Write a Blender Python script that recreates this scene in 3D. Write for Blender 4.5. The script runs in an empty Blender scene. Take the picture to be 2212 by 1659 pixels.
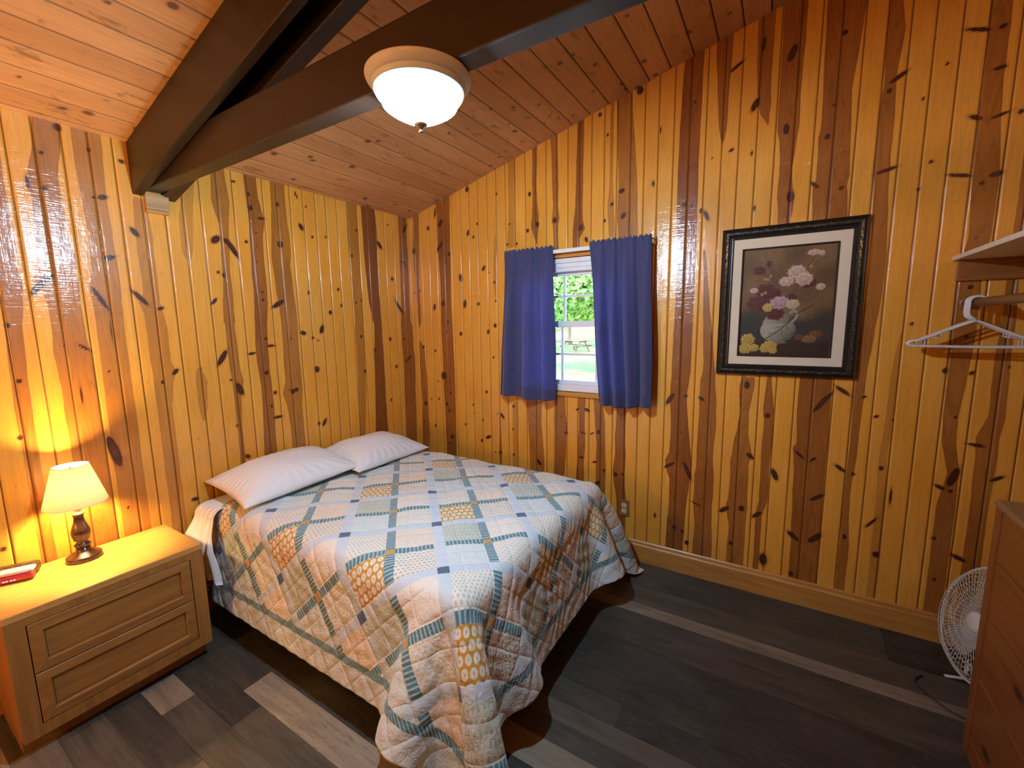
import bpy, bmesh, math, random
import numpy as np
from mathutils import Vector, Matrix
PI = math.pi
SC = bpy.context.scene
COL = SC.collection
random.seed(11)

# ------------------------------------------------------------------ helpers
def tag(o, label=None, cat=None, group=None, kind=None):
    if label: o['label'] = label
    if cat: o['category'] = cat
    if group: o['group'] = group
    if kind: o['kind'] = kind
    return o

def thing(name, label, cat, loc=(0, 0, 0), rz=0.0, group=None):
    o = bpy.data.objects.new(name, None)
    COL.objects.link(o)
    o.location = loc
    o.rotation_euler = (0, 0, rz)
    o.empty_display_size = .05
    return tag(o, label, cat, group)

def link(name, me, parent=None, mats=()):
    for m in mats:
        me.materials.append(m)
    o = bpy.data.objects.new(name, me)
    COL.objects.link(o)
    if parent is not None:
        o.parent = parent
    return o

class B:
    """collects shapes, then becomes one mesh object"""
    def __init__(s):
        s.v = []; s.f = []; s.m = []; s.sm = []
    def add(s, v, f, mi=0, smooth=False):
        n = len(s.v)
        s.v += [tuple(p) for p in v]
        s.f += [tuple(i + n for i in q) for q in f]
        s.m += [mi] * len(f); s.sm += [smooth] * len(f)
        return s
    def bm(s, bm, mi=0, smooth=False, mat=None):
        if mat is not None: bmesh.ops.transform(bm, matrix=mat, verts=bm.verts)
        bm.verts.index_update()
        s.add([v.co[:] for v in bm.verts], [[v.index for v in f.verts] for f in bm.faces], mi, smooth)
        bm.free()
        return s
    def box(s, x0, x1, y0, y1, z0, z1, bev=0.0, mi=0, mat=None, seg=2):
        bm = bmesh.new()
        bmesh.ops.create_cube(bm, size=1)
        bmesh.ops.transform(bm, matrix=Matrix.Translation(((x0 + x1) / 2, (y0 + y1) / 2, (z0 + z1) / 2)) @ Matrix.Diagonal((abs(x1 - x0), abs(y1 - y0), abs(z1 - z0), 1)), verts=bm.verts)
        if bev > 0:
            bmesh.ops.bevel(bm, geom=bm.edges[:], offset=bev, segments=seg, profile=.5, affect='EDGES')
        bmesh.ops.recalc_face_normals(bm, faces=bm.faces)
        return s.bm(bm, mi, False, mat)
    def lathe(s, prof, n=48, mi=0, c=(0, 0, 0), smooth=True, mat=None, cap=True):
        v = []; f = []
        for (r, z) in prof:
            for k in range(n):
                a = 2 * PI * k / n
                p = Vector((r * math.cos(a), r * math.sin(a), z))
                if mat is not None: p = mat @ p
                v.append((p.x + c[0], p.y + c[1], p.z + c[2]))
        for i in range(len(prof) - 1):
            for k in range(n):
                f.append((i * n + k, i * n + (k + 1) % n, (i + 1) * n + (k + 1) % n, (i + 1) * n + k))
        if cap:
            if prof[0][0] > 1e-4: f.append(tuple(range(n))[::-1])
            if prof[-1][0] > 1e-4: f.append(tuple((len(prof) - 1) * n + k for k in range(n)))
        return s.add(v, f, mi, smooth)
    def tube(s, pts, r, n=8, mi=0, closed=False, smooth=True, flat=1.0, up=None):
        pts = [Vector(p) for p in pts]; m = len(pts)
        v = []; f = []; prev = None
        for i, p in enumerate(pts):
            a = pts[i - 1] if (i > 0 or closed) else p
            b = pts[(i + 1) % m] if (i < m - 1 or closed) else p
            t = (b - a).normalized()
            ref = Vector(up) if up else (prev if prev is not None else (Vector((0, 0, 1)) if abs(t.z) < .9 else Vector((1, 0, 0))))
            e1 = (ref - t * ref.dot(t)).normalized(); e2 = t.cross(e1); prev = e1
            rr = r[i] if isinstance(r, (list, tuple)) else r
            for k in range(n):
                an = 2 * PI * k / n
                v.append(p + e1 * (rr * math.cos(an)) + e2 * (rr * flat * math.sin(an)))
        for i in range(m if closed else m - 1):
            j = (i + 1) % m
            for k in range(n):
                f.append((i * n + k, i * n + (k + 1) % n, j * n + (k + 1) % n, j * n + k))
        if not closed:
            f.append(tuple(range(n))[::-1]); f.append(tuple((m - 1) * n + k for k in range(n)))
        return s.add(v, f, mi, smooth)
    def ell(s, c, r, n=10, mi=0, mat=None):
        bm = bmesh.new()
        bmesh.ops.create_uvsphere(bm, u_segments=n, v_segments=max(4, n // 2 + 1), radius=1)
        M = Matrix.Translation(c) @ (mat if mat is not None else Matrix.Identity(4)) @ Matrix.Diagonal((r[0], r[1], r[2], 1))
        return s.bm(bm, mi, True, M)
    def make(s, name, mats, parent=None):
        me = bpy.data.meshes.new(name)
        me.from_pydata(s.v, [], s.f)
        me.polygons.foreach_set('material_index', s.m)
        me.polygons.foreach_set('use_smooth', s.sm)
        me.update()
        if not isinstance(mats, (list, tuple)): mats = [mats]
        return link(name, me, parent, mats)

def grid_mesh(name, P, mats, parent=None, keep=None, attrs=None, smooth=True, flip=False):
    """P: (nu,nv,3) array -> quad mesh; keep: (nu-1,nv-1) bool; attrs: dict name->(nu,nv)"""
    nu, nv = P.shape[:2]
    me = bpy.data.meshes.new(name)
    idx = np.arange(nu * nv).reshape(nu, nv)
    a, b, c, d = idx[:-1, :-1], idx[1:, :-1], idx[1:, 1:], idx[:-1, 1:]
    q = np.stack([a, b, c, d], -1) if not flip else np.stack([a, d, c, b], -1)
    q = q[keep] if keep is not None else q.reshape(-1, 4)
    V = P.reshape(-1, 3)
    used = np.zeros(len(V), bool); used[q.ravel()] = True
    remap = np.cumsum(used) - 1
    q = remap[q]
    V = V[used]
    me.vertices.add(len(V)); me.vertices.foreach_set('co', np.ascontiguousarray(V, dtype=np.float32).ravel())
    me.loops.add(q.size); me.loops.foreach_set('vertex_index', np.ascontiguousarray(q, dtype=np.int32).ravel())
    me.polygons.add(len(q))
    me.polygons.foreach_set('loop_start', np.arange(0, q.size, 4, dtype=np.int32))
    try: me.polygons.foreach_set('loop_total', np.full(len(q), 4, dtype=np.int32))
    except Exception: pass
    me.polygons.foreach_set('use_smooth', np.full(len(q), smooth))
    me.update(calc_edges=True)
    for k, arr in (attrs or {}).items():
        if arr.ndim == 3:
            at = me.attributes.new(k, 'FLOAT_COLOR', 'POINT')
            c4 = np.ones((len(V), 4), np.float32); c4[:, :3] = arr.reshape(-1, 3)[used]
            at.data.foreach_set('color', c4.ravel())
        else:
            at = me.attributes.new(k, 'FLOAT', 'POINT')
            at.data.foreach_set('value', arr.reshape(-1)[used].astype(np.float32))
    me.validate()
    return link(name, me, parent, mats if isinstance(mats, (list, tuple)) else [mats])

# ------------------------------------------------------------------ shader helpers
class S:
    def __init__(s, name):
        s.mat = bpy.data.materials.new(name); s.mat.use_nodes = True
        s.t = s.mat.node_tree; s.t.nodes.clear()
        s.out = s.t.nodes.new('ShaderNodeOutputMaterial')
    def n(s, typ, **kw):
        nd = s.t.nodes.new(typ)
        for k, v in kw.items(): setattr(nd, k, v)
        return nd
    def put(s, sock, v):
        if hasattr(v, 'links') or hasattr(v, 'is_output'): s.t.links.new(v, sock)
        elif v is not None:
            if hasattr(sock, 'default_value') and isinstance(v, (tuple, list)) and len(v) == 3 and len(sock.default_value) == 4: v = (*v, 1)
            sock.default_value = v
    def m(s, op, a, b=None, c=None, clamp=False):
        nd = s.n('ShaderNodeMath', operation=op); nd.use_clamp = clamp
        s.put(nd.inputs[0], a); s.put(nd.inputs[1], b)
        if c is not None: s.put(nd.inputs[2], c)
        return nd.outputs[0]
    def mix(s, f, a, b, mode='MIX'):
        nd = s.n('ShaderNodeMix', data_type='RGBA', blend_type=mode); nd.clamp_factor = True
        s.put(nd.inputs[0], f); s.put(nd.inputs[6], a); s.put(nd.inputs[7], b)
        return nd.outputs[2]
    def step(s, v, lo, hi):
        nd = s.n('ShaderNodeMapRange', interpolation_type='SMOOTHSTEP')
        s.put(nd.inputs[0], v); nd.inputs[1].default_value = lo; nd.inputs[2].default_value = hi
        return nd.outputs[0]
    def lin(s, v, lo, hi, a=0., b=1.):
        nd = s.n('ShaderNodeMapRange')
        s.put(nd.inputs[0], v); nd.inputs[1].default_value = lo; nd.inputs[2].default_value = hi; nd.inputs[3].default_value = a; nd.inputs[4].default_value = b
        return nd.outputs[0]
    def attr(s, name, col=False):
        nd = s.n('ShaderNodeAttribute', attribute_name=name)
        return nd.outputs['Color' if col else 'Fac']
    def obj(s):
        return s.n('ShaderNodeTexCoord').outputs['Object']
    def xyz(s, v):
        nd = s.n('ShaderNodeSeparateXYZ'); s.put(nd.inputs[0], v); return nd.outputs
    def vec(s, x, y, z):
        nd = s.n('ShaderNodeCombineXYZ'); s.put(nd.inputs[0], x); s.put(nd.inputs[1], y); s.put(nd.inputs[2], z); return nd.outputs[0]
    def scale(s, v, sc):
        nd = s.n('ShaderNodeMapping'); s.put(nd.inputs[0], v); nd.inputs['Scale'].default_value = sc; return nd.outputs[0]
    def noise(s, v, sc=1., det=2., rough=.5, dist=0.):
        nd = s.n('ShaderNodeTexNoise'); s.put(nd.inputs['Vector'], v); nd.inputs['Scale'].default_value = sc
        nd.inputs['Detail'].default_value = det; nd.inputs['Roughness'].default_value = rough; nd.inputs['Distortion'].default_value = dist
        return nd.outputs[0]
    def vor(s, v, sc=1., feat='F1', rnd=1.):
        nd = s.n('ShaderNodeTexVoronoi', feature=feat); s.put(nd.inputs['Vector'], v); nd.inputs['Scale'].default_value = sc
        nd.inputs['Randomness'].default_value = rnd
        return nd.outputs
    def bump(s, h, st=.3, d=.001, nrm=None):
        nd = s.n('ShaderNodeBump'); s.put(nd.inputs['Height'], h); nd.inputs['Strength'].default_value = st; nd.inputs['Distance'].default_value = d
        if nrm is not None: s.put(nd.inputs['Normal'], nrm)
        return nd.outputs[0]
    def bsdf(s, col, rough=.5, spec=.5, metal=0., coat=0., coatr=.1, nrm=None, sheen=0., cnrm=None, **kw):
        nd = s.n('ShaderNodeBsdfPrincipled')
        s.put(nd.inputs['Base Color'], col); s.put(nd.inputs['Roughness'], rough); s.put(nd.inputs['Specular IOR Level'], spec)
        s.put(nd.inputs['Metallic'], metal); nd.inputs['Coat Weight'].default_value = coat; nd.inputs['Coat Roughness'].default_value = coatr
        if sheen: nd.inputs['Sheen Weight'].default_value = sheen
        if nrm is not None: s.put(nd.inputs['Normal'], nrm)
        if cnrm is not None: s.put(nd.inputs['Coat Normal'], cnrm)
        for k, v in kw.items(): s.put(nd.inputs[k.replace('_', ' ')], v)
        return nd.outputs[0]
    def mixs(s, f, a, b):
        nd = s.n('ShaderNodeMixShader'); s.put(nd.inputs[0], f); s.t.links.new(a, nd.inputs[1]); s.t.links.new(b, nd.inputs[2]); return nd.outputs[0]
    def done(s, sh):
        s.t.links.new(sh, s.out.inputs[0]); return s.mat

def plain(name, col, rough=.5, spec=.5, metal=0., coat=0., var=.08, sc=30., bump=0.):
    s = S(name); o = s.obj()
    nz = s.noise(o, sc, 3)
    c = s.mix(s.lin(nz, .3, .7), tuple(x * (1 - var) for x in col), tuple(min(1, x * (1 + var)) for x in col))
    nrm = s.bump(nz, bump, .002) if bump else None
    return s.done(s.bsdf(c, rough, spec, metal, coat, .15, nrm))

def wood(name, a, b, axis=2, rough=.4, coat=.3, sc=1., knots=False, dark=(.05, .018, .006), coatr=.2):
    """long-grain wood: grain along `axis` of the object"""
    s = S(name); o = s.obj()
    st = [38. * sc] * 3; st[axis] = 1.6 * sc
    v = s.scale(o, tuple(st))
    n1 = s.noise(v, 1., 4, .6, .6)
    st2 = [9. * sc] * 3; st2[axis] = .7 * sc
    n2 = s.noise(s.scale(o, tuple(st2)), 1., 3, .5, 1.2)
    rings = s.m('SINE', s.m('MULTIPLY', n2, 46.))
    f = s.m('ADD', s.m('MULTIPLY', s.lin(n1, .3, .7), .6), s.m('MULTIPLY', s.lin(rings, -1, 1), .4))
    c = s.mix(f, a, b)
    if knots:
        st3 = [7.] * 3; st3[axis] = 3.
        vo = s.vor(s.scale(o, tuple(st3)), 1.)[0]
        k = s.m('SUBTRACT', 1., s.step(vo, .06, .14))
        c = s.mix(k, c, dark)
    nrm = s.bump(n1, .15, .001)
    return s.done(s.bsdf(c, rough, .5, 0, coat, coatr, nrm))

# ------------------------------------------------------------------ measured wood figure of the two panelled walls
STRIPES_R=[(.8,1,0,[(2.425,.041,.108),(2.17,.025,.095),(2.035,.033,.088),(1.865,.04,.078),(1.736,.047,.086),(1.606,.048,.084),(1.553,.06,.071)]),(.8,0,1,[(1.439,.06,.074),(1.377,.049,.107),(1.101,.049,.127),(.919,.069,.123),(.734,.046,.131),(.5,.045,.119)]),(.95,1,1,[(2.488,.296,.433),(2.386,.302,.429),(2.141,.301,.423),(1.93,.312,.42),(1.767,.31,.418),(1.518,.303,.424),(1.298,.31,.426),(1.03,.309,.431),(.855,.317,.429),(.586,.317,.424),(.495,.318,.421)]),(.5,0,0,[(2.502,.857,.863),(2.25,.842,.85),(2.161,.838,.861),(2.05,.831,.854),(1.9,.825,.855),(1.825,.829,.849),(1.74,.84,.845)]),(.5,1,0,[(2.535,.967,1.027),(2.396,.965,1.021),(2.253,.962,1.017),(2.11,.946,1.025)]),(.85,1,0,[(2.734,1.161,1.2),(2.505,1.16,1.193),(2.402,1.162,1.196),(2.3,1.155,1.208),(2.244,1.146,1.21),(2.196,1.158,1.203),(2.146,1.178,1.198),(2.096,1.192,1.196)]),(.8,1,1,[(2.766,1.3,1.348),(2.478,1.311,1.357),(2.345,1.315,1.353),(2.264,1.308,1.365),(2.212,1.315,1.353),(2.075,1.322,1.357)]),(.9,1,0,[(2.833,1.489,1.534),(2.449,1.48,1.53),(2.321,1.477,1.528),(2.224,1.467,1.532),(2.177,1.459,1.547),(2.114,1.458,1.504),(2.06,1.456,1.512)]),(.6,1,0,[(2.413,1.704,1.727),(2.32,1.695,1.735),(2.226,1.697,1.74),(2.099,1.706,1.75)]),(.75,1,0,[(2.916,1.741,1.833),(2.394,1.763,1.879),(2.273,1.759,1.882),(2.213,1.757,1.884),(2.088,1.77,1.89)]),(1,1,1,[(2.989,2.125,2.225),(2.82,2.116,2.222),(2.713,2.114,2.221),(2.55,2.109,2.218),(2.384,2.107,2.219),(2.197,2.108,2.221),(2.157,2.112,2.223),(1.923,2.127,2.224),(1.281,2.113,2.223),(1.128,2.11,2.206),(1.026,2.116,2.213),(.897,2.121,2.227),(.766,2.116,2.244),(.717,2.093,2.248),(.664,2.101,2.247),(.599,2.125,2.241),(.426,2.125,2.227),(.287,2.117,2.223),(.174,2.114,2.218)]),(.9,1,0,[(2.992,2.282,2.362),(2.777,2.298,2.355),(2.673,2.305,2.352),(2.593,2.315,2.351),(2.541,2.325,2.343),(2.509,2.332,2.334)]),(.9,0,1,[(1.973,2.262,2.274),(1.288,2.289,2.353),(1.227,2.278,2.356),(1.122,2.276,2.369),(1.072,2.278,2.369),(.978,2.277,2.373),(.851,2.273,2.367),(.754,2.274,2.366),(.689,2.274,2.372),(.65,2.267,2.376),(.591,2.269,2.376),(.491,2.267,2.375),(.326,2.28,2.379),(.218,2.275,2.384)]),(.8,1,0,[(3.022,2.474,2.548),(2.726,2.485,2.546),(2.675,2.497,2.551),(2.625,2.505,2.547),(2.559,2.544,2.548)]),(.85,0,1,[(1.262,2.494,2.555),(1.208,2.481,2.558),(1.161,2.483,2.551),(1.059,2.494,2.538),(.937,2.479,2.542),(.876,2.469,2.553),(.815,2.464,2.569),(.764,2.455,2.551),(.689,2.462,2.555),(.53,2.456,2.558),(.497,2.446,2.56),(.37,2.469,2.556),(.267,2.466,2.556)]),(.9,1,1,[(3.086,2.584,2.682),(2.696,2.585,2.677),(2.599,2.584,2.679),(2.524,2.587,2.679),(2.474,2.599,2.674),(2.399,2.606,2.669),(2.325,2.608,2.661),(2.248,2.606,2.67),(2.196,2.606,2.682),(2.144,2.612,2.679),(2.067,2.617,2.668),(1.268,2.615,2.637),(1.187,2.61,2.644),(1.128,2.606,2.652),(1.082,2.603,2.658),(1.023,2.612,2.656),(.953,2.613,2.66),(.863,2.608,2.661),(.772,2.611,2.653),(.651,2.612,2.658),(.558,2.615,2.656),(.485,2.603,2.634)]),(.9,1,1,[(3.037,2.758,2.91),(2.643,2.767,2.882),(2.503,2.771,2.888),(2.456,2.764,2.892),(2.36,2.766,2.895),(2.264,2.766,2.898),(2.216,2.756,2.893),(2.067,2.764,2.904),(1.267,2.763,2.901),(1.101,2.762,2.904),(.921,2.769,2.908),(.891,2.759,2.907),(.747,2.769,2.906),(.571,2.773,2.907),(.452,2.773,2.908),(.356,2.779,2.91)]),(.85,1,1,[(2.973,2.991,3.038),(2.852,2.99,3.055),(2.652,2.996,3.038),(2.487,2.989,3.048),(2.319,2.988,3.045),(2.144,2.994,3.052),(1.877,3.008,3.066),(1.695,3.004,3.066),(1.266,2.987,3.036),(1.187,2.988,3.038),(1.107,2.994,3.033),(.999,2.996,3.031),(.889,2.996,3.031),(.806,2.995,3.027),(.72,2.993,3.02),(.607,2.992,3.02),(.493,2.992,3.026),(.401,2.994,3.033)]),(.45,0,1,[(1.5,3.146,3.153),(1.3,3.129,3.155),(1.093,3.125,3.151),(.881,3.115,3.147),(.621,3.122,3.162)]),(.85,1,1,[(2.851,3.32,3.383),(2.705,3.323,3.386),(2.557,3.326,3.384),(2.404,3.323,3.393),(2.17,3.327,3.411),(1.927,3.338,3.41),(1.744,3.317,3.397),(1.5,3.321,3.402),(1.246,3.328,3.39),(1.115,3.326,3.379),(.984,3.337,3.386),(.853,3.366,3.407),(.673,3.343,3.409)]),(.8,1,1,[(1.736,3.473,3.51),(1.559,3.474,3.519),(1.317,3.472,3.523),(1.13,3.473,3.528),(1.032,3.446,3.52),(.935,3.451,3.521),(.698,3.455,3.517)]),(.5,0,1,[(.994,.981,1.018),(.874,.975,1.021),(.671,.976,1.023),(.506,.973,1.016)]),(.8,0,1,[(.885,.864,.868),(.694,.853,.872),(.585,.845,.875),(.484,.853,.873)]),(.85,0,1,[(1.031,1.104,1.229),(.852,1.111,1.22),(.695,1.118,1.236),(.577,1.121,1.245),(.48,1.125,1.244)]),(.9,0,1,[(1.078,1.358,1.41),(.951,1.354,1.411),(.839,1.354,1.427),(.762,1.363,1.419),(.623,1.354,1.416),(.49,1.35,1.404)]),(.9,0,1,[(1.089,1.512,1.565),(1.002,1.509,1.559),(.892,1.514,1.556),(.744,1.507,1.561),(.631,1.504,1.554),(.493,1.493,1.556)]),(.9,0,1,[(1.09,1.618,1.669),(.977,1.623,1.692),(.906,1.627,1.701),(.763,1.644,1.703),(.617,1.639,1.709),(.468,1.641,1.708)]),(.95,0,1,[(1.04,1.777,1.839),(.921,1.776,1.838),(.816,1.767,1.837),(.71,1.773,1.843),(.579,1.757,1.842),(.493,1.77,1.844),(.387,1.79,1.854)])]
STRIPES_L=[(.75,1,1,[(2.439,-2.133,-2.047),(2.316,-2.147,-2.063),(2.218,-2.17,-2.079),(2.111,-2.17,-2.079),(1.975,-2.176,-2.079),(1.901,-2.177,-2.06),(1.814,-2.183,-2.067),(1.782,-2.211,-2.064),(1.748,-2.184,-2.064),(1.681,-2.173,-2.068),(1.613,-2.171,-2.066),(1.545,-2.172,-2.063),(1.476,-2.177,-2.057),(1.405,-2.172,-2.054),(1.312,-2.169,-2.054),(1.236,-2.171,-2.055)]),(.75,1,1,[(2.24,-2.266,-2.238),(2.019,-2.27,-2.239),(1.965,-2.283,-2.241),(1.843,-2.286,-2.244),(1.76,-2.296,-2.233),(1.676,-2.3,-2.241),(1.593,-2.304,-2.254),(1.465,-2.31,-2.258),(1.265,-2.313,-2.266)]),(.65,1,1,[(2.434,-2.02,-1.918),(2.288,-2.02,-1.923),(2.146,-2.014,-1.927),(2.014,-2.009,-1.923),(2.001,-2.007,-1.925),(1.921,-2.012,-1.922),(1.828,-2.017,-1.92),(1.756,-2.033,-1.922),(1.685,-2.027,-1.925),(1.613,-2.025,-1.923),(1.54,-2.026,-1.925),(1.442,-2.029,-1.925),(1.344,-2.029,-1.926),(1.213,-2.033,-1.926)]),(.55,0,1,[(2.197,-1.832,-1.78),(2.016,-1.837,-1.77),(1.942,-1.841,-1.774),(1.843,-1.835,-1.772),(1.742,-1.839,-1.774),(1.7,-1.858,-1.773),(1.639,-1.844,-1.762),(1.562,-1.843,-1.753),(1.483,-1.843,-1.756),(1.403,-1.843,-1.756),(1.349,-1.84,-1.738),(1.296,-1.841,-1.758),(1.184,-1.84,-1.774)]),(.4,1,0,[(2.313,-1.616,-1.562),(2.141,-1.648,-1.587),(2.071,-1.651,-1.589),(1.965,-1.655,-1.602),(1.917,-1.631,-1.617)]),(.5,0,0,[(1.367,-1.635,-1.615),(1.343,-1.65,-1.62),(1.276,-1.659,-1.599),(1.256,-1.656,-1.604),(1.141,-1.657,-1.615),(1.071,-1.647,-1.632)]),(.75,1,1,[(2.401,-1.48,-1.407),(2.263,-1.489,-1.395),(2.12,-1.457,-1.414),(1.892,-1.468,-1.427),(1.777,-1.474,-1.425),(1.602,-1.491,-1.427),(1.593,-1.483,-1.433),(1.498,-1.484,-1.428),(1.415,-1.484,-1.428),(1.324,-1.481,-1.425),(1.262,-1.476,-1.413),(1.171,-1.473,-1.434),(1.048,-1.474,-1.442),(.986,-1.474,-1.445),(.859,-1.474,-1.445),(.732,-1.477,-1.446)]),(.9,1,1,[(2.421,-1.308,-1.236),(2.324,-1.303,-1.234),(2.21,-1.299,-1.207),(2.09,-1.301,-1.225),(1.97,-1.306,-1.23),(1.878,-1.309,-1.226),(1.788,-1.308,-1.228),(1.695,-1.314,-1.233),(1.602,-1.319,-1.245),(1.591,-1.32,-1.245),(1.466,-1.328,-1.253),(1.372,-1.328,-1.256),(1.308,-1.324,-1.255),(1.211,-1.317,-1.251),(1.113,-1.317,-1.247),(1.014,-1.323,-1.249),(.883,-1.331,-1.255),(.817,-1.334,-1.254),(.73,-1.339,-1.262)]),(.75,1,1,[(2.433,-1.154,-1.065),(2.329,-1.157,-1.064),(2.205,-1.165,-1.062),(2.113,-1.174,-1.056),(2.018,-1.182,-1.058),(1.955,-1.181,-1.067),(1.86,-1.174,-1.061),(1.764,-1.169,-1.056),(1.667,-1.161,-1.05),(1.601,-1.157,-1.049),(1.591,-1.157,-1.046),(1.458,-1.158,-1.054),(1.324,-1.163,-1.054),(1.222,-1.165,-1.052),(1.155,-1.185,-1.051),(1.086,-1.17,-1.061),(1.015,-1.159,-1.063),(.91,-1.154,-1.061),(.732,-1.151,-1.061)]),(.65,1,1,[(2.427,-.609,-.528),(2.196,-.618,-.527),(1.976,-.609,-.525),(1.789,-.605,-.516),(1.599,-.601,-.525),(1.587,-.605,-.53),(1.354,-.604,-.528),(1.118,-.608,-.536),(.742,-.622,-.569)]),(1.15,1,1,[(2.436,-.487,-.355),(2.295,-.484,-.35),(2.105,-.483,-.354),(1.913,-.473,-.352),(1.757,-.465,-.353),(1.598,-.432,-.349),(1.586,-.426,-.349),(1.26,-.44,-.346),(1.011,-.452,-.347),(.708,-.474,-.341)]),(.9,1,1,[(2.435,-.124,-.031),(2.272,-.123,-.036),(2.022,-.128,-.034),(1.768,-.133,-.038),(1.597,-.145,-.037),(1.583,-.15,-.019),(1.232,-.138,-.004),(.69,-.148,-.022)])]
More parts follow.
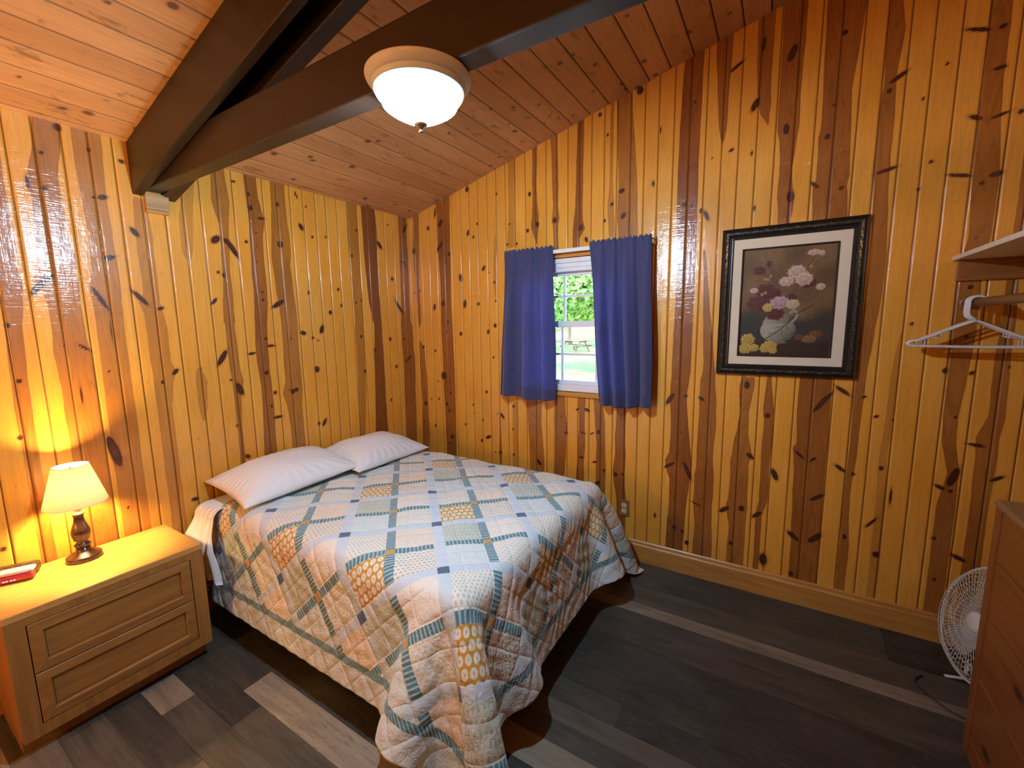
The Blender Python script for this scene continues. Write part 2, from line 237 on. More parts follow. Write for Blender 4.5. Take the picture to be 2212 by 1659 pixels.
KNOTS_R=[(.203,2.342,.203,2.341,.0139),(.316,2.341,.35,2.384,.0184),(.296,2.159,.347,2.218,.0164),(.041,2.179,.041,2.178,.0196),(.41,2.123,.41,2.121,.0129),(.369,2.059,.369,2.058,.0108),(.597,2.242,.605,2.275,.0114),(.652,2.225,.652,2.223,.009),(.69,2.316,.69,2.314,.0085),(.863,2.498,.863,2.496,.008),(.73,1.973,.748,2.002,.0114),(.515,1.953,.524,1.909,.0173),(.237,1.696,.244,1.738,.0133),(.331,1.744,.331,1.743,.0194),(.55,1.707,.556,1.755,.0149),(.682,1.728,.682,1.726,.011),(.505,1.501,.505,1.5,.0134),(.373,1.594,.373,1.592,.0124),(.832,1.562,.832,1.56,.0134),(.767,1.504,.772,1.528,.0124),(.843,1.745,.843,1.743,.0075),(.832,1.88,.832,1.879,.0085),(.087,1.858,.087,1.856,.007),(.027,1.842,.026,1.84,.007),(.232,1.362,.231,1.36,.0094),(.101,1.392,.101,1.39,.0104),(.359,1.514,.359,1.512,.0075),(.603,2.573,.603,2.572,.0154),(1.138,2.463,1.138,2.443,.0106),(1.195,2.246,1.195,2.245,.015),(1.12,2.214,1.12,2.212,.011),(.971,2.277,.971,2.275,.007),(.951,2.139,.951,2.137,.0075),(1.03,2.135,1.03,2.134,.0075),(1.33,2.256,1.33,2.255,.0155),(1.515,2.186,1.515,2.185,.016),(1.548,2.119,1.562,2.092,.0101),(1.504,2.174,1.504,2.173,.008),(1.771,2.364,1.797,2.372,.0132),(1.722,2.3,1.722,2.299,.0095),(1.787,2.208,1.805,2.233,.0136),(1.677,2.207,1.677,2.206,.008),(.273,2.414,.288,2.487,.008),(.785,1.954,.785,1.953,.0045),(.812,1.323,.812,1.321,.0079),(.315,1.158,.315,1.156,.0274),(.102,.907,.102,.905,.0154),(.25,1.106,.25,1.104,.007),(.368,1.096,.368,1.094,.008),(.378,1.018,.378,1.016,.01),(.338,.923,.338,.921,.013),(.36,.867,.36,.865,.0129),(.741,1.052,.741,1.05,.0105),(.252,.958,.252,.956,.008),(.169,.952,.169,.95,.0065),(.204,.724,.204,.722,.01),(.527,.77,.527,.768,.0085),(.699,.821,.699,.819,.0085),(.608,.939,.608,.937,.007),(.625,.875,.625,.873,.0055),(.867,.893,.899,.856,.01),(.729,.682,.772,.7,.012),(.684,.655,.684,.654,.01),(.813,.578,.813,.576,.0065),(.862,.582,.862,.581,.0115),(.382,.647,.382,.645,.013),(.351,.589,.351,.587,.009),(.836,.885,.835,.883,.005),(.985,.958,.985,.956,.0105),(.98,.784,.98,.782,.007),(.982,.583,.982,.582,.0085),(1.184,.577,1.214,.538,.0126),(1.379,.921,1.379,.92,.0065),(1.491,.976,1.513,.989,.0065),(1.551,.992,1.588,.979,.01),(1.403,.81,1.429,.804,.008),(1.522,.828,1.564,.816,.007),(1.598,.819,1.621,.83,.005),(1.654,.841,1.654,.839,.0131),(1.515,.645,1.554,.646,.0076),(1.616,.623,1.65,.633,.0065),(1.699,.581,1.699,.579,.0096),(1.779,.565,1.779,.564,.0132),(1.825,.577,1.825,.575,.008),(1.81,.944,1.81,.942,.006),(.078,.748,.077,.746,.0074),(1.641,.469,1.663,.492,.0121),(2.004,2.683,2.005,2.647,.0041),(1.97,2.396,1.971,2.36,.0061),(2.184,2.768,2.184,2.767,.0076),(2.196,2.525,2.197,2.524,.006),(2.369,2.475,2.389,2.481,.007),(2.286,2.458,2.287,2.456,.0036),(2.475,2.453,2.475,2.432,.0051),(2.504,2.173,2.504,2.149,.0055),(2.468,2.654,2.494,2.703,.0147),(2.624,2.549,2.627,2.504,.0127),(2.662,2.219,2.664,2.172,.0166),(2.815,2.593,2.815,2.592,.0041),(2.799,2.453,2.799,2.452,.0122),(2.863,2.2,2.881,2.207,.0086),(2.15,2.234,2.15,2.233,.0116),(2.191,2.219,2.191,2.218,.0101),(2.237,2.198,2.238,2.175,.0065),(2.257,2.184,2.282,2.13,.0095),(2.749,2.249,2.781,2.219,.008),(2.093,1.074,2.131,1.136,.0135),(2.2,1.129,2.2,1.128,.011),(2.276,1.128,2.302,1.108,.0095),(2.094,.668,2.149,.704,.009),(2.207,.716,2.247,.617,.0126),(2.182,.904,2.182,.903,.0065),(2.317,.873,2.317,.872,.005),(2.519,1.232,2.521,1.197,.0134),(2.627,1.052,2.628,1.05,.013),(2.543,.822,2.571,.796,.0111),(2.67,.748,2.692,.694,.0131),(2.528,.491,2.529,.49,.0151),(2.42,.45,2.461,.482,.0122),(2.589,.453,2.629,.488,.0115),(2.255,.478,2.316,.454,.0055),(2.164,.287,2.164,.286,.0131),(2.211,.271,2.211,.27,.0106),(2.242,.205,2.242,.203,.0112),(2.762,.878,2.815,.825,.0076),(2.836,.822,2.862,.847,.0069),(2.834,1.092,2.904,1.198,.0114),(2.919,1.234,2.978,1.189,.0085),(3.026,1.181,3.044,1.19,.0063),(2.944,.823,2.988,.79,.0081),(3.021,.785,3.021,.784,.008),(3.082,1.087,3.097,1.095,.0059),(2.855,.61,2.905,.649,.0105),(2.772,.41,2.809,.367,.0105),(2.872,.375,2.906,.432,.0115),(3.01,.452,3.014,.43,.0091),(3.093,.514,3.134,.574,.006),(2.043,.352,2.044,.32,.0065),(3.183,1.546,3.183,1.545,.0065),(3.365,1.704,3.366,1.703,.009),(3.372,1.485,3.372,1.483,.0084),(3.318,1.331,3.318,1.33,.0108),(3.399,1.318,3.412,1.329,.008),(3.083,1.089,3.098,1.096,.0066),(3.154,1.083,3.154,1.082,.0046),(3.37,1.119,3.37,1.117,.0064),(3.42,.998,3.481,.993,.0067),(3.517,1.355,3.517,1.354,.0059),(3.129,.834,3.13,.833,.0091),(3.328,.787,3.366,.767,.008),(3.376,.789,3.401,.875,.0152),(3.511,.838,3.55,.865,.0074),(3.385,.765,3.385,.763,.008),(3.172,.751,3.176,.657,.0045),(2.507,2.988,2.5,2.927,.0097),(2.62,2.845,2.64,2.909,.0158),(2.836,2.902,2.836,2.901,.0107),(3.25,2.776,3.337,2.747,.0071),(3.353,2.749,3.375,2.753,.0081),(3.352,2.591,3.388,2.595,.0081),(3.295,2.424,3.335,2.405,.0091),(3.359,2.397,3.419,2.416,.006),(3.019,2.632,3.076,2.668,.0091),(3.018,2.6,3.018,2.598,.0096),(3.138,2.535,3.138,2.534,.0062),(3.207,2.658,3.207,2.656,.0062),(3.189,2.262,3.189,2.26,.007),(2.998,2.245,3.073,2.263,.008),(3.156,2.151,3.156,2.15,.0066),(3.246,2.195,3.327,2.177,.007),(3.381,2.167,3.418,2.176,.0114),(3.359,2.142,3.359,2.14,.008),(3.363,1.917,3.364,1.915,.008),(2.354,2.869,2.414,2.907,.0081),(2.185,2.769,2.185,2.767,.0081),(2.814,2.593,2.814,2.591,.0055),(3.448,2.406,3.448,2.404,.0086),(2.653,.24,2.656,.182,.0188),(2.763,.407,2.814,.366,.0117),(2.861,.376,2.907,.419,.0147),(2.552,.133,2.592,.109,.0133),(2.791,.166,2.792,.164,.0127),(3.144,.38,3.144,.378,.0139),(3.416,.456,3.466,.434,.01),(3.35,.521,3.35,.519,.0086),(3.369,.315,3.37,.313,.0076),(2.241,.203,2.242,.201,.0122),(2.484,.266,2.485,.263,.0111),(1.881,2.909,1.881,2.908,.0178),(1.638,2.838,1.638,2.836,.0107),(1.688,2.711,1.688,2.709,.0081)]
KNOTS_L=[(-2.211,1.721,-2.192,1.757,.0094),(-2.203,1.739,-2.142,1.806,.0104),(-1.965,1.89,-1.927,1.91,.0055),(-1.879,1.755,-1.822,1.687,.01),(-1.785,1.669,-1.762,1.677,.0085),(-2.295,1.593,-2.296,1.592,.0084),(-2.289,1.366,-2.289,1.365,.0084),(-2.099,1.51,-2.055,1.475,.0055),(-2.14,1.501,-2.141,1.5,.0045),(-2.027,1.772,-1.973,1.657,.0085),(-1.976,1.613,-1.98,1.433,.0024),(-1.755,1.338,-1.733,1.361,.01),(-1.804,1.303,-1.804,1.302,.0076),(-1.54,1.701,-1.511,1.733,.0081),(-1.503,2.036,-1.472,2.066,.0166),(-1.443,2.059,-1.411,2.033,.0136),(-1.49,1.877,-1.49,1.876,.0071),(-1.46,1.862,-1.46,1.861,.0075),(-1.538,1.368,-1.489,1.444,.0135),(-2.104,1.713,-2.104,1.712,.0035),(-2.003,1.377,-2.004,1.376,.0025),(-2.105,1.41,-2.11,1.24,.002),(-2.121,2.304,-2.121,2.303,.0077),(-2.126,2.171,-2.126,2.154,.0086),(-2.177,2.201,-2.171,2.14,.006),(-2.06,2.424,-2.06,2.423,.0133),(-1.967,2.363,-1.967,2.362,.0071),(-1.955,2.162,-1.928,2.173,.0107),(-1.972,2.16,-1.973,2.159,.0055),(-1.865,2.35,-1.847,2.343,.0081),(-1.967,1.894,-1.93,1.905,.01),(-1.854,2.05,-1.827,2.014,.0111),(-1.373,2.384,-1.355,2.383,.0061),(-1.287,2.334,-1.287,2.333,.0101),(-1.283,2.26,-1.283,2.259,.0137),(-1.245,2.209,-1.206,2.214,.0076),(-1.426,2.054,-1.376,1.969,.014),(-1.324,2.064,-1.324,2.062,.008),(-1.262,2.123,-1.262,2.122,.0045),(-1.121,2.078,-1.121,2.077,.0176),(-1.119,2.315,-1.119,2.313,.0111),(-.999,2.417,-.983,2.378,.0056),(-.929,2.343,-.929,2.341,.0055),(-.982,2.223,-.963,2.191,.0127),(-.897,2.157,-.897,2.155,.008),(-1.46,1.863,-1.46,1.862,.011),(-.954,1.805,-.951,1.785,.0085),(-1.029,1.536,-1.0,1.527,.013),(-.887,1.533,-.865,1.575,.015),(-.948,1.498,-.948,1.497,.009),(-.91,1.48,-.911,1.479,.0061),(-1.1,1.499,-1.101,1.498,.0065),(-.801,1.669,-.801,1.667,.012),(-.539,2.26,-.539,2.259,.0091),(-.592,2.074,-.592,2.072,.01),(-.796,2.172,-.796,2.171,.0071),(-.58,1.744,-.581,1.742,.0075),(-.534,1.761,-.534,1.759,.0075),(-.35,2.207,-.312,2.164,.014),(-.218,1.941,-.218,1.939,.0133),(-.074,2.321,-.037,2.385,.0144),(-.196,1.773,-.113,1.661,.0119),(-.118,2.093,-.053,2.069,.0094),(-.238,2.352,-.238,2.35,.0066),(-.422,1.796,-.422,1.795,.0075),(-1.201,1.693,-1.128,1.737,.0135),(-1.271,1.958,-1.271,1.957,.0051),(-1.257,1.781,-1.257,1.78,.007),(-1.258,1.736,-1.258,1.735,.0081),(-1.263,1.505,-1.263,1.503,.0075),(-1.261,1.459,-1.209,1.46,.0071),(-.272,1.466,-.272,1.464,.0135),(-.121,1.46,-.121,1.459,.0098),(-.552,1.495,-.552,1.494,.011),(-.725,1.829,-.725,1.828,.0095),(-.708,1.718,-.708,1.716,.0095),(-1.449,1.247,-1.427,1.186,.0161),(-1.472,1.008,-1.472,1.006,.0076),(-1.443,.82,-1.421,.801,.0112),(-1.372,1.416,-1.329,1.422,.007),(-1.263,1.504,-1.263,1.503,.009),(-1.259,1.457,-1.212,1.46,.007),(-1.276,1.297,-1.277,1.296,.0121),(-1.295,1.355,-1.295,1.354,.0041),(-1.263,1.087,-1.263,1.086,.0081),(-1.259,1.011,-1.202,1.012,.0085),(-.936,1.286,-.936,1.285,.0166),(-1.119,1.159,-1.119,1.158,.0136),(-1.091,1.169,-1.091,1.167,.0121),(-1.142,1.174,-1.142,1.172,.0051),(-.951,.914,-.951,.912,.0101),(-.921,.892,-.894,.935,.0121),(-.551,1.494,-.551,1.493,.0076),(-.537,1.234,-.537,1.232,.0114),(-.225,1.232,-.213,1.248,.0129),(-.294,.975,-.294,.973,.01),(-.118,1.267,-.045,1.319,.0098),(-.428,1.386,-.428,1.384,.0104),(-.416,1.234,-.416,1.233,.0079),(-1.48,1.276,-1.481,1.275,.007),(-1.68,.977,-1.68,.976,.0046),(-1.235,1.168,-1.235,1.167,.0101),(-2.041,1.074,-2.01,.922,.0192),(-2.312,1.133,-2.313,1.131,.0086),(-2.411,.685,-2.411,.683,.0092),(-1.739,.652,-1.709,.648,.0093),(-2.003,.709,-2.003,.707,.0062)]
SKY_ST, SUN_E, BULB_E, REAR_E, FILL_E, CEIL_E, EXPO = 3., 15., 70., 46., 52., 10800., 0.2

# ------------------------------------------------------------------ materials
def mat_pine():
    s = S('knotty_pine_varnish')
    h = s.attr('h'); z = s.attr('zz'); rnd = s.attr('rnd'); heart = s.attr('heart'); tone = s.attr('tone'); kn = s.attr('knot'); grv = s.attr('grv')
    r7 = s.m('MULTIPLY', rnd, 37.)
    v1 = s.vec(s.m('MULTIPLY', h, 150.), r7, s.m('MULTIPLY', z, 3.2))
    grain = s.noise(v1, 1., 3, .6)
    v2 = s.vec(s.m('MULTIPLY', h, 16.), r7, s.m('MULTIPLY', z, 1.3))
    cath = s.noise(v2, 1., 2, .5, .4)
    ring = s.m('SINE', s.m('MULTIPLY', cath, 75.))
    v3 = s.vec(s.m('MULTIPLY', h, 5.), r7, s.m('MULTIPLY', z, 2.2))
    blot = s.noise(v3, 1., 3)
    edge = s.noise(s.vec(s.m('MULTIPLY', h, 60.), r7, s.m('MULTIPLY', z, 7.)), 1., 3)
    sd = s.m('ADD', heart, s.m('MULTIPLY', s.m('SUBTRACT', edge, .5), .010))
    hm = s.step(sd, -.0012, .0018)
    rim = s.m('MULTIPLY', s.step(sd, -.002, .001), s.m('SUBTRACT', 1., s.step(sd, .001, .012)))
    sap = s.mix(s.lin(blot, .3, .7), (.80, .335, .030), (.90, .445, .062))
    sap = s.mix(s.m('MULTIPLY', s.lin(grain, .35, .75), .35), sap, (.55, .24, .03))
    sap = s.mix(s.lin(rnd, 0., 1., 0., .22), sap, (.60, .27, .055))
    sap = s.mix(s.m('MULTIPLY', s.step(ring, .55, 1.), .13), sap, (.40, .17, .03))
    hrt = s.mix(s.lin(blot, .3, .7), (.215, .060, .010), (.37, .120, .020))
    hrt = s.mix(s.m('MULTIPLY', s.step(ring, .3, 1.), .45), hrt, (.12, .030, .006))
    hrt = s.mix(s.m('MULTIPLY', s.lin(grain, .35, .75), .4), hrt, (.22, .06, .012))
    hrt = s.mix(s.m('MULTIPLY', rim, .35), hrt, (.16, .04, .009))
    c = s.mix(s.m('MULTIPLY', hm, s.m('MINIMUM', s.m('MULTIPLY', tone, 1.0), 1.)), sap, hrt)
    c = s.mix(s.m('MULTIPLY', s.step(tone, 1.0, 1.2), s.m('MULTIPLY', hm, .4)), c, (.12, .03, .008))
    k2 = s.m('ADD', kn, s.m('MULTIPLY', s.m('SUBTRACT', edge, .5), .35))
    c = s.mix(s.m('MULTIPLY', s.step(k2, .0, .55), .55), c, (.27, .085, .016))
    c = s.mix(s.step(k2, .52, .68), c, (.055, .014, .006))
    core = s.noise(s.vec(s.m('MULTIPLY', h, 300.), r7, s.m('MULTIPLY', z, 300.)), 1., 2)
    c = s.mix(s.m('MULTIPLY', s.step(k2, .9, 1.3), s.m('MULTIPLY', s.lin(core, .3, .7), .5)), c, (.14, .045, .016))
    # small flecks
    fl = s.vor(s.vec(s.m('MULTIPLY', h, 42.), r7, s.m('MULTIPLY', z, 9.)), 1.)[0]
    c = s.mix(s.m('MULTIPLY', s.m('SUBTRACT', 1., s.step(fl, .03, .09)), .5), c, (.25, .09, .02))
    c = s.mix(s.m('MULTIPLY', s.step(grv, .2, .9), .85), c, (.13, .038, .008))
    chat = s.noise(s.vec(s.m('MULTIPLY', h, 9.), r7, s.m('MULTIPLY', z, 170.)), 1., 2)
    wav = s.noise(s.vec(s.m('MULTIPLY', h, 45.), r7, s.m('MULTIPLY', z, 22.)), 1., 3)
    n1 = s.bump(s.m('ADD', s.m('MULTIPLY', chat, .55), s.m('ADD', wav, s.m('MULTIPLY', grain, .3))), .34, .0016)
    n2 = s.bump(s.m('ADD', s.m('MULTIPLY', chat, .9), s.m('ADD', wav, s.m('MULTIPLY', grain, .3))), .55, .0018)
    return s.done(s.bsdf(c, .42, .3, 0, 1., .11, n1, cnrm=n2))

def mat_ceiling():
    s = S('ceiling_pine')
    h = s.attr('h'); y = s.attr('yy'); rnd = s.attr('rnd'); kn = s.attr('knot'); grv = s.attr('grv')
    r7 = s.m('MULTIPLY', rnd, 41.)
    grain = s.noise(s.vec(s.m('MULTIPLY', h, 120.), r7, s.m('MULTIPLY', y, 3.)), 1., 4, .6)
    blot = s.noise(s.vec(s.m('MULTIPLY', h, 6.), r7, s.m('MULTIPLY', y, 1.6)), 1., 3, .6)
    smear = s.noise(s.vec(s.m('MULTIPLY', h, 22.), r7, s.m('MULTIPLY', y, 8.)), 1., 5, .65, .5)
    cath = s.m('SINE', s.m('MULTIPLY', s.noise(s.vec(s.m('MULTIPLY', h, 12.), r7, s.m('MULTIPLY', y, .9)), 1., 2), 70.))
    c = s.mix(s.lin(blot, .3, .7), (.54, .26, .11), (.68, .37, .165))
    c = s.mix(s.lin(rnd, 0., 1., 0., .55), c, (.40, .185, .075))
    c = s.mix(s.m('MULTIPLY', s.step(cath, .4, 1.), .16), c, (.30, .13, .05))
    c = s.mix(s.m('MULTIPLY', s.lin(grain, .4, .75), .4), c, (.34, .155, .06))
    c = s.mix(s.m('MULTIPLY', s.step(smear, .57, .70), .7), c, (.19, .08, .032))
    c = s.mix(s.m('MULTIPLY', s.step(kn, .1, .6), .5), c, (.22, .09, .04))
    c = s.mix(s.m('MULTIPLY', s.step(kn, .55, .8), .8), c, (.10, .045, .025))
    c = s.mix(s.m('MULTIPLY', s.step(grv, .1, .7), .9), c, (.06, .03, .014))
    n1 = s.bump(s.m('ADD', grain, smear), .25, .0012)
    return s.done(s.bsdf(c, .55, .35, 0, .1, .3, n1))

def mat_beam():
    s = S('dark_brown_beam_paint'); o = s.obj()
    g = s.noise(s.scale(o, (3., 60., 60.)), 1., 4, .6)
    b = s.noise(o, 5., 4, .6)
    rub = s.noise(s.scale(o, (9., 40., 40.)), 1., 5, .7)
    c = s.mix(s.lin(b, .3, .7), (.014, .0072, .0048), (.025, .0122, .0075))
    c = s.mix(s.m('MULTIPLY', s.step(rub, .66, .76), .25), c, (.12, .06, .03))
    n1 = s.bump(g, .35, .0015)
    return s.done(s.bsdf(c, .42, .4, 0, .2, .25, n1))

def mat_floor():
    s = S('vinyl_plank'); o = s.obj(); x, y, z = s.xyz(o)
    tone = s.attr('tone'); rnd = s.attr('rnd')
    r7 = s.m('MULTIPLY', rnd, 53.)
    g = s.noise(s.vec(s.m('MULTIPLY', x, 4.), s.m('MULTIPLY', y, 75.), r7), 1., 5, .65)
    b = s.noise(s.vec(s.m('MULTIPLY', x, 2.6), s.m('MULTIPLY', y, 13.), r7), 1., 4, .6, .8)
    scr = s.noise(s.vec(s.m('MULTIPLY', x, 22.), s.m('MULTIPLY', y, 130.), r7), 1., 4, .7)
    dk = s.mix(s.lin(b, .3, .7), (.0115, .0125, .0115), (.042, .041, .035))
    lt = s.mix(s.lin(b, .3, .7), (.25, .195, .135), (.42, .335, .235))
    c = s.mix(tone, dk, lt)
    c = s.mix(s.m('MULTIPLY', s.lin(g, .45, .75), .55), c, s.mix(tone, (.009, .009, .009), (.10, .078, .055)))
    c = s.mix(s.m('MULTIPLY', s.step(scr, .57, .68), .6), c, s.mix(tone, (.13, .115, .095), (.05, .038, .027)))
    n1 = s.bump(s.m('ADD', g, scr), .2, .0008)
    return s.done(s.bsdf(c, .47, .4, 0, 0, .2, n1))

def mat_quilt():
    s = S('patchwork_quilt')
    u = s.attr('qu'); v = s.attr('qv'); edge = s.attr('hem')
    R2 = 1 / math.sqrt(2)
    p = s.m('MULTIPLY', s.m('ADD', u, v), R2); q = s.m('MULTIPLY', s.m('SUBTRACT', u, v), R2)
    wob = s.noise(s.vec(s.m('MULTIPLY', u, 5.), s.m('MULTIPLY', v, 5.), 0.), 1., 1)
    wb = s.m('MULTIPLY', s.m('SUBTRACT', wob, .5), .012)
    P = s.m('ADD', s.m('DIVIDE', s.m('SUBTRACT', p, .242), .402), wb)
    Q = s.m('ADD', s.m('DIVIDE', s.m('SUBTRACT', q, 2.078), .383), wb)
    mP = s.m('ROUND', P); mQ = s.m('ROUND', Q)
    fP = s.m('SUBTRACT', P, mP); fQ = s.m('SUBTRACT', Q, mQ)          # -.5 .. .5, orange at 0, navy at +-.5
    aP = s.m('ABSOLUTE', fP); aQ = s.m('ABSOLUTE', fQ)
    wt, ws = .047, .056
    tP = s.m('LESS_THAN', aP, wt); tQ = s.m('LESS_THAN', aQ, wt)
    sP = s.m('GREATER_THAN', aP, .5 - ws); sQ = s.m('GREATER_THAN', aQ, .5 - ws)
    teal = s.m('MAXIMUM', tP, tQ); orange = s.m('MULTIPLY', tP, tQ)
    sash = s.m('MAXIMUM', sP, sQ); navy = s.m('MULTIPLY', sP, sQ)
    blkA = s.m('GREATER_THAN', s.m('ABSOLUTE', s.m('MODULO', s.m('ADD', s.m('ADD', mP, mQ), 200.), 2.)), .5)
    right = s.m('GREATER_THAN', fP, 0.); low = s.m('GREATER_THAN', fQ, 0.)
    X = p; Y = q
    def cells(sx, sy, off=0.):
        a = s.m('MULTIPLY', X, sx); b = s.m('MULTIPLY', Y, sy)
        row = s.m('FLOOR', b)
        a2 = s.m('ADD', a, s.m('MULTIPLY', s.m('ABSOLUTE', s.m('MODULO', row, 2.)), .5 if off else 0.))
        fa = s.m('SUBTRACT', s.m('FRACT', a2), .5); fb = s.m('SUBTRACT', s.m('FRACT', b), .5)
        return fa, fb
    def ellmask(fa, fb, ra, rb, soft=.25):
        d = s.m('SQRT', s.m('ADD', s.m('POWER', s.m('DIVIDE', s.m('ABSOLUTE', fa), ra), 2.), s.m('POWER', s.m('DIVIDE', s.m('ABSOLUTE', fb), rb), 2.)))
        return s.m('SUBTRACT', 1., s.step(d, 1. - soft, 1. + soft))
    # gold lattice with white petals
    fa, fb = cells(36., 29., 1)
    gold = s.mix(ellmask(fa, fb, .40, .43, .14), (.60, .32, .045), (.80, .75, .62))
    gold = s.mix(ellmask(fa, fb, .07, .12), gold, (.60, .34, .07))
    # cream with small leaf marks
    fa, fb = cells(62., 62., 1)
    cream = s.mix(s.m('MULTIPLY', ellmask(fa, fb, .22, .34), .75), (.80, .79, .70), (.52, .47, .28))
    fa, fb = cells(56., 56., 1)
    creamb = s.mix(s.m('MULTIPLY', ellmask(fa, fb, .34, .24), .8), (.80, .77, .68), (.48, .36, .20))
    fa, fb = cells(40., 75., 1)
    dash = s.mix(s.m('MULTIPLY', ellmask(fa, fb, .36, .22), .6), (.79, .78, .68), (.55, .51, .36))
    fa, fb = cells(60., 34., 1)
    sage = s.mix(s.m('MULTIPLY', ellmask(fa, fb, .18, .3), .7), (.58, .62, .50), (.34, .42, .36))
    nz = s.noise(s.vec(s.m('MULTIPLY', X, 60.), s.m('MULTIPLY', Y, 60.), 0.), 1., 3)
    peach = s.mix(s.lin(nz, .35, .65), (.80, .66, .50), (.82, .74, .62))
    pale = s.mix(s.lin(nz, .35, .65), (.80, .74, .62), (.82, .78, .70))
    fa, fb = cells(20., 30., 1)
    aqua = s.mix(s.m('MULTIPLY', ellmask(fa, fb, .36, .34), .5), (.66, .74, .72), (.74, .76, .62))
    A = s.mix(low, s.mix(right, cream, peach), s.mix(right, gold, creamb))
    Bc = s.mix(low, s.mix(right, sage, pale), s.mix(right, aqua, dash))
    c = s.mix(blkA, Bc, A)
    # teal stripes run across the strip
    strp = s.m('FRACT', s.m('MULTIPLY', s.m('ADD', s.m('MULTIPLY', tQ, X), s.m('MULTIPLY', s.m('SUBTRACT', 1., tQ), Y)), 62.))
    sn = s.noise(s.vec(s.m('MULTIPLY', X, 55.), s.m('MULTIPLY', Y, 55.), 3.), 1., 2)
    st2 = s.step(s.m('ADD', s.m('ABSOLUTE', s.m('SUBTRACT', strp, .5)), s.m('MULTIPLY', s.m('SUBTRACT', sn, .5), .3)), .27, .36)
    tealc = s.mix(st2, (.10, .225, .265), (.40, .53, .54))
    c = s.mix(teal, c, tealc)
    c = s.mix(orange, c, (.62, .34, .08))
    fa, fb = cells(120., 120.)
    chk = ellmask(fa, fb, .3, .3)
    c = s.mix(sash, c, s.mix(s.m('MULTIPLY', chk, .3), (.60, .68, .73), (.72, .77, .79)))
    c = s.mix(navy, c, s.mix(s.m('MULTIPLY', chk, .6), (.055, .10, .185), (.30, .36, .43)))
    # border: teal strip then plain pale band, up to the bound hem
    hstr = s.m('FRACT', s.m('MULTIPLY', s.m('ADD', u, v), 60.))
    bt = s.mix(s.step(s.m('ABSOLUTE', s.m('SUBTRACT', hstr, .5)), .27, .36), (.10, .225, .265), (.36, .47, .48))
    c = s.mix(s.m('LESS_THAN', edge, .122), c, bt)
    c = s.mix(s.m('LESS_THAN', edge, .092), c, (.66, .71, .70))
    # quilting stitches: diamonds on the side, plus crinkle
    l1 = s.m('ABSOLUTE', s.m('SUBTRACT', s.m('FRACT', s.m('ADD', s.m('MULTIPLY', P, 4.), .25)), .5))
    l2 = s.m('ABSOLUTE', s.m('SUBTRACT', s.m('FRACT', s.m('ADD', s.m('MULTIPLY', Q, 4.), .25)), .5))
    puff = s.m('MULTIPLY', s.m('SUBTRACT', 1., s.m('POWER', s.m('MULTIPLY', l1, 2.), 6.)), s.m('SUBTRACT', 1., s.m('POWER', s.m('MULTIPLY', l2, 2.), 6.)))
    crk = s.noise(s.vec(s.m('MULTIPLY', u, 48.), s.m('MULTIPLY', v, 48.), 1.), 1., 3, .55, 1.2)
    hgt = s.m('ADD', puff, s.m('MULTIPLY', crk, 1.3))
    n1 = s.bump(hgt, .6, .006)
    fine = s.noise(s.vec(s.m('MULTIPLY', u, 900.), s.m('MULTIPLY', v, 900.), 1.), 1., 1)
    n2 = s.bump(fine, .1, .0005, n1)
    return s.done(s.bsdf(c, .85, .15, nrm=n2, sheen=.25))

def mat_cotton(name, col, tr=0.0, scale=1.):
    s = S(name); o = s.obj()
    w = s.noise(s.scale(o, (7. * scale, 9. * scale, 12. * scale)), 1., 4, .55, 1.5)
    fn = s.noise(o, 700., 1)
    n2 = s.bump(fn, .08, .0004, s.bump(w, .35, .008))
    c = s.mix(s.lin(w, .3, .7), tuple(x * .96 for x in col), col)
    return s.done(s.bsdf(c, .85, .15, nrm=n2, sheen=.2))

def mat_curtain():
    s = S('blue_curtain_cloth'); u = s.attr('cu'); z = s.attr('cz')
    wx = s.m('ABSOLUTE', s.m('SUBTRACT', s.m('FRACT', s.m('MULTIPLY', u, 170.)), .5)); wz = s.m('ABSOLUTE', s.m('SUBTRACT', s.m('FRACT', s.m('MULTIPLY', z, 150.)), .5))
    nz = s.noise(s.vec(s.m('MULTIPLY', u, 60.), 0., s.m('MULTIPLY', z, 14.)), 1., 3)
    wv = s.m('MAXIMUM', s.step(wx, .36, .5), s.step(wz, .36, .5))
    c = s.mix(s.lin(nz, .3, .7), (.098, .100, .215), (.125, .127, .265))
    c = s.mix(s.m('MULTIPLY', wv, .3), c, (.045, .05, .12))
    d = s.bsdf(c, .9, .1, sheen=.3, nrm=s.bump(s.m('ADD', wx, wz), .1, .0006))
    tl = s.n('ShaderNodeBsdfTranslucent'); s.put(tl.inputs[0], s.mix(s.m('MULTIPLY', wv, .5), (.20, .22, .60), (.12, .13, .40)))
    return s.done(s.mixs(.42, d, tl.outputs[0]))

def mat_glass(name='window_glass'):
    s = S(name)
    t = s.n('ShaderNodeBsdfTransparent'); t.inputs[0].default_value = (.95, .97, .97, 1)
    g = s.n('ShaderNodeBsdfGlossy'); g.inputs['Roughness'].default_value = .02
    fr = s.n('ShaderNodeFresnel'); fr.inputs[0].default_value = 1.45
    nz = s.noise(s.obj(), 6.)
    return s.done(s.mixs(s.m('MULTIPLY', fr.outputs[0], s.lin(nz, 0., 1., .95, 1.)), t.outputs[0], g.outputs[0]))

def mat_shade():
    s = S('lamp_shade_linen'); o = s.obj()
    nz = s.noise(s.scale(o, (160., 160., 160.)), 1., 2)
    c = s.mix(nz, (.80, .74, .60), (.88, .83, .70))
    d = s.n('ShaderNodeBsdfDiffuse'); s.put(d.inputs[0], c)
    tl = s.n('ShaderNodeBsdfTranslucent'); s.put(tl.inputs[0], c)
    return s.done(s.mixs(.72, d.outputs[0], tl.outputs[0]))

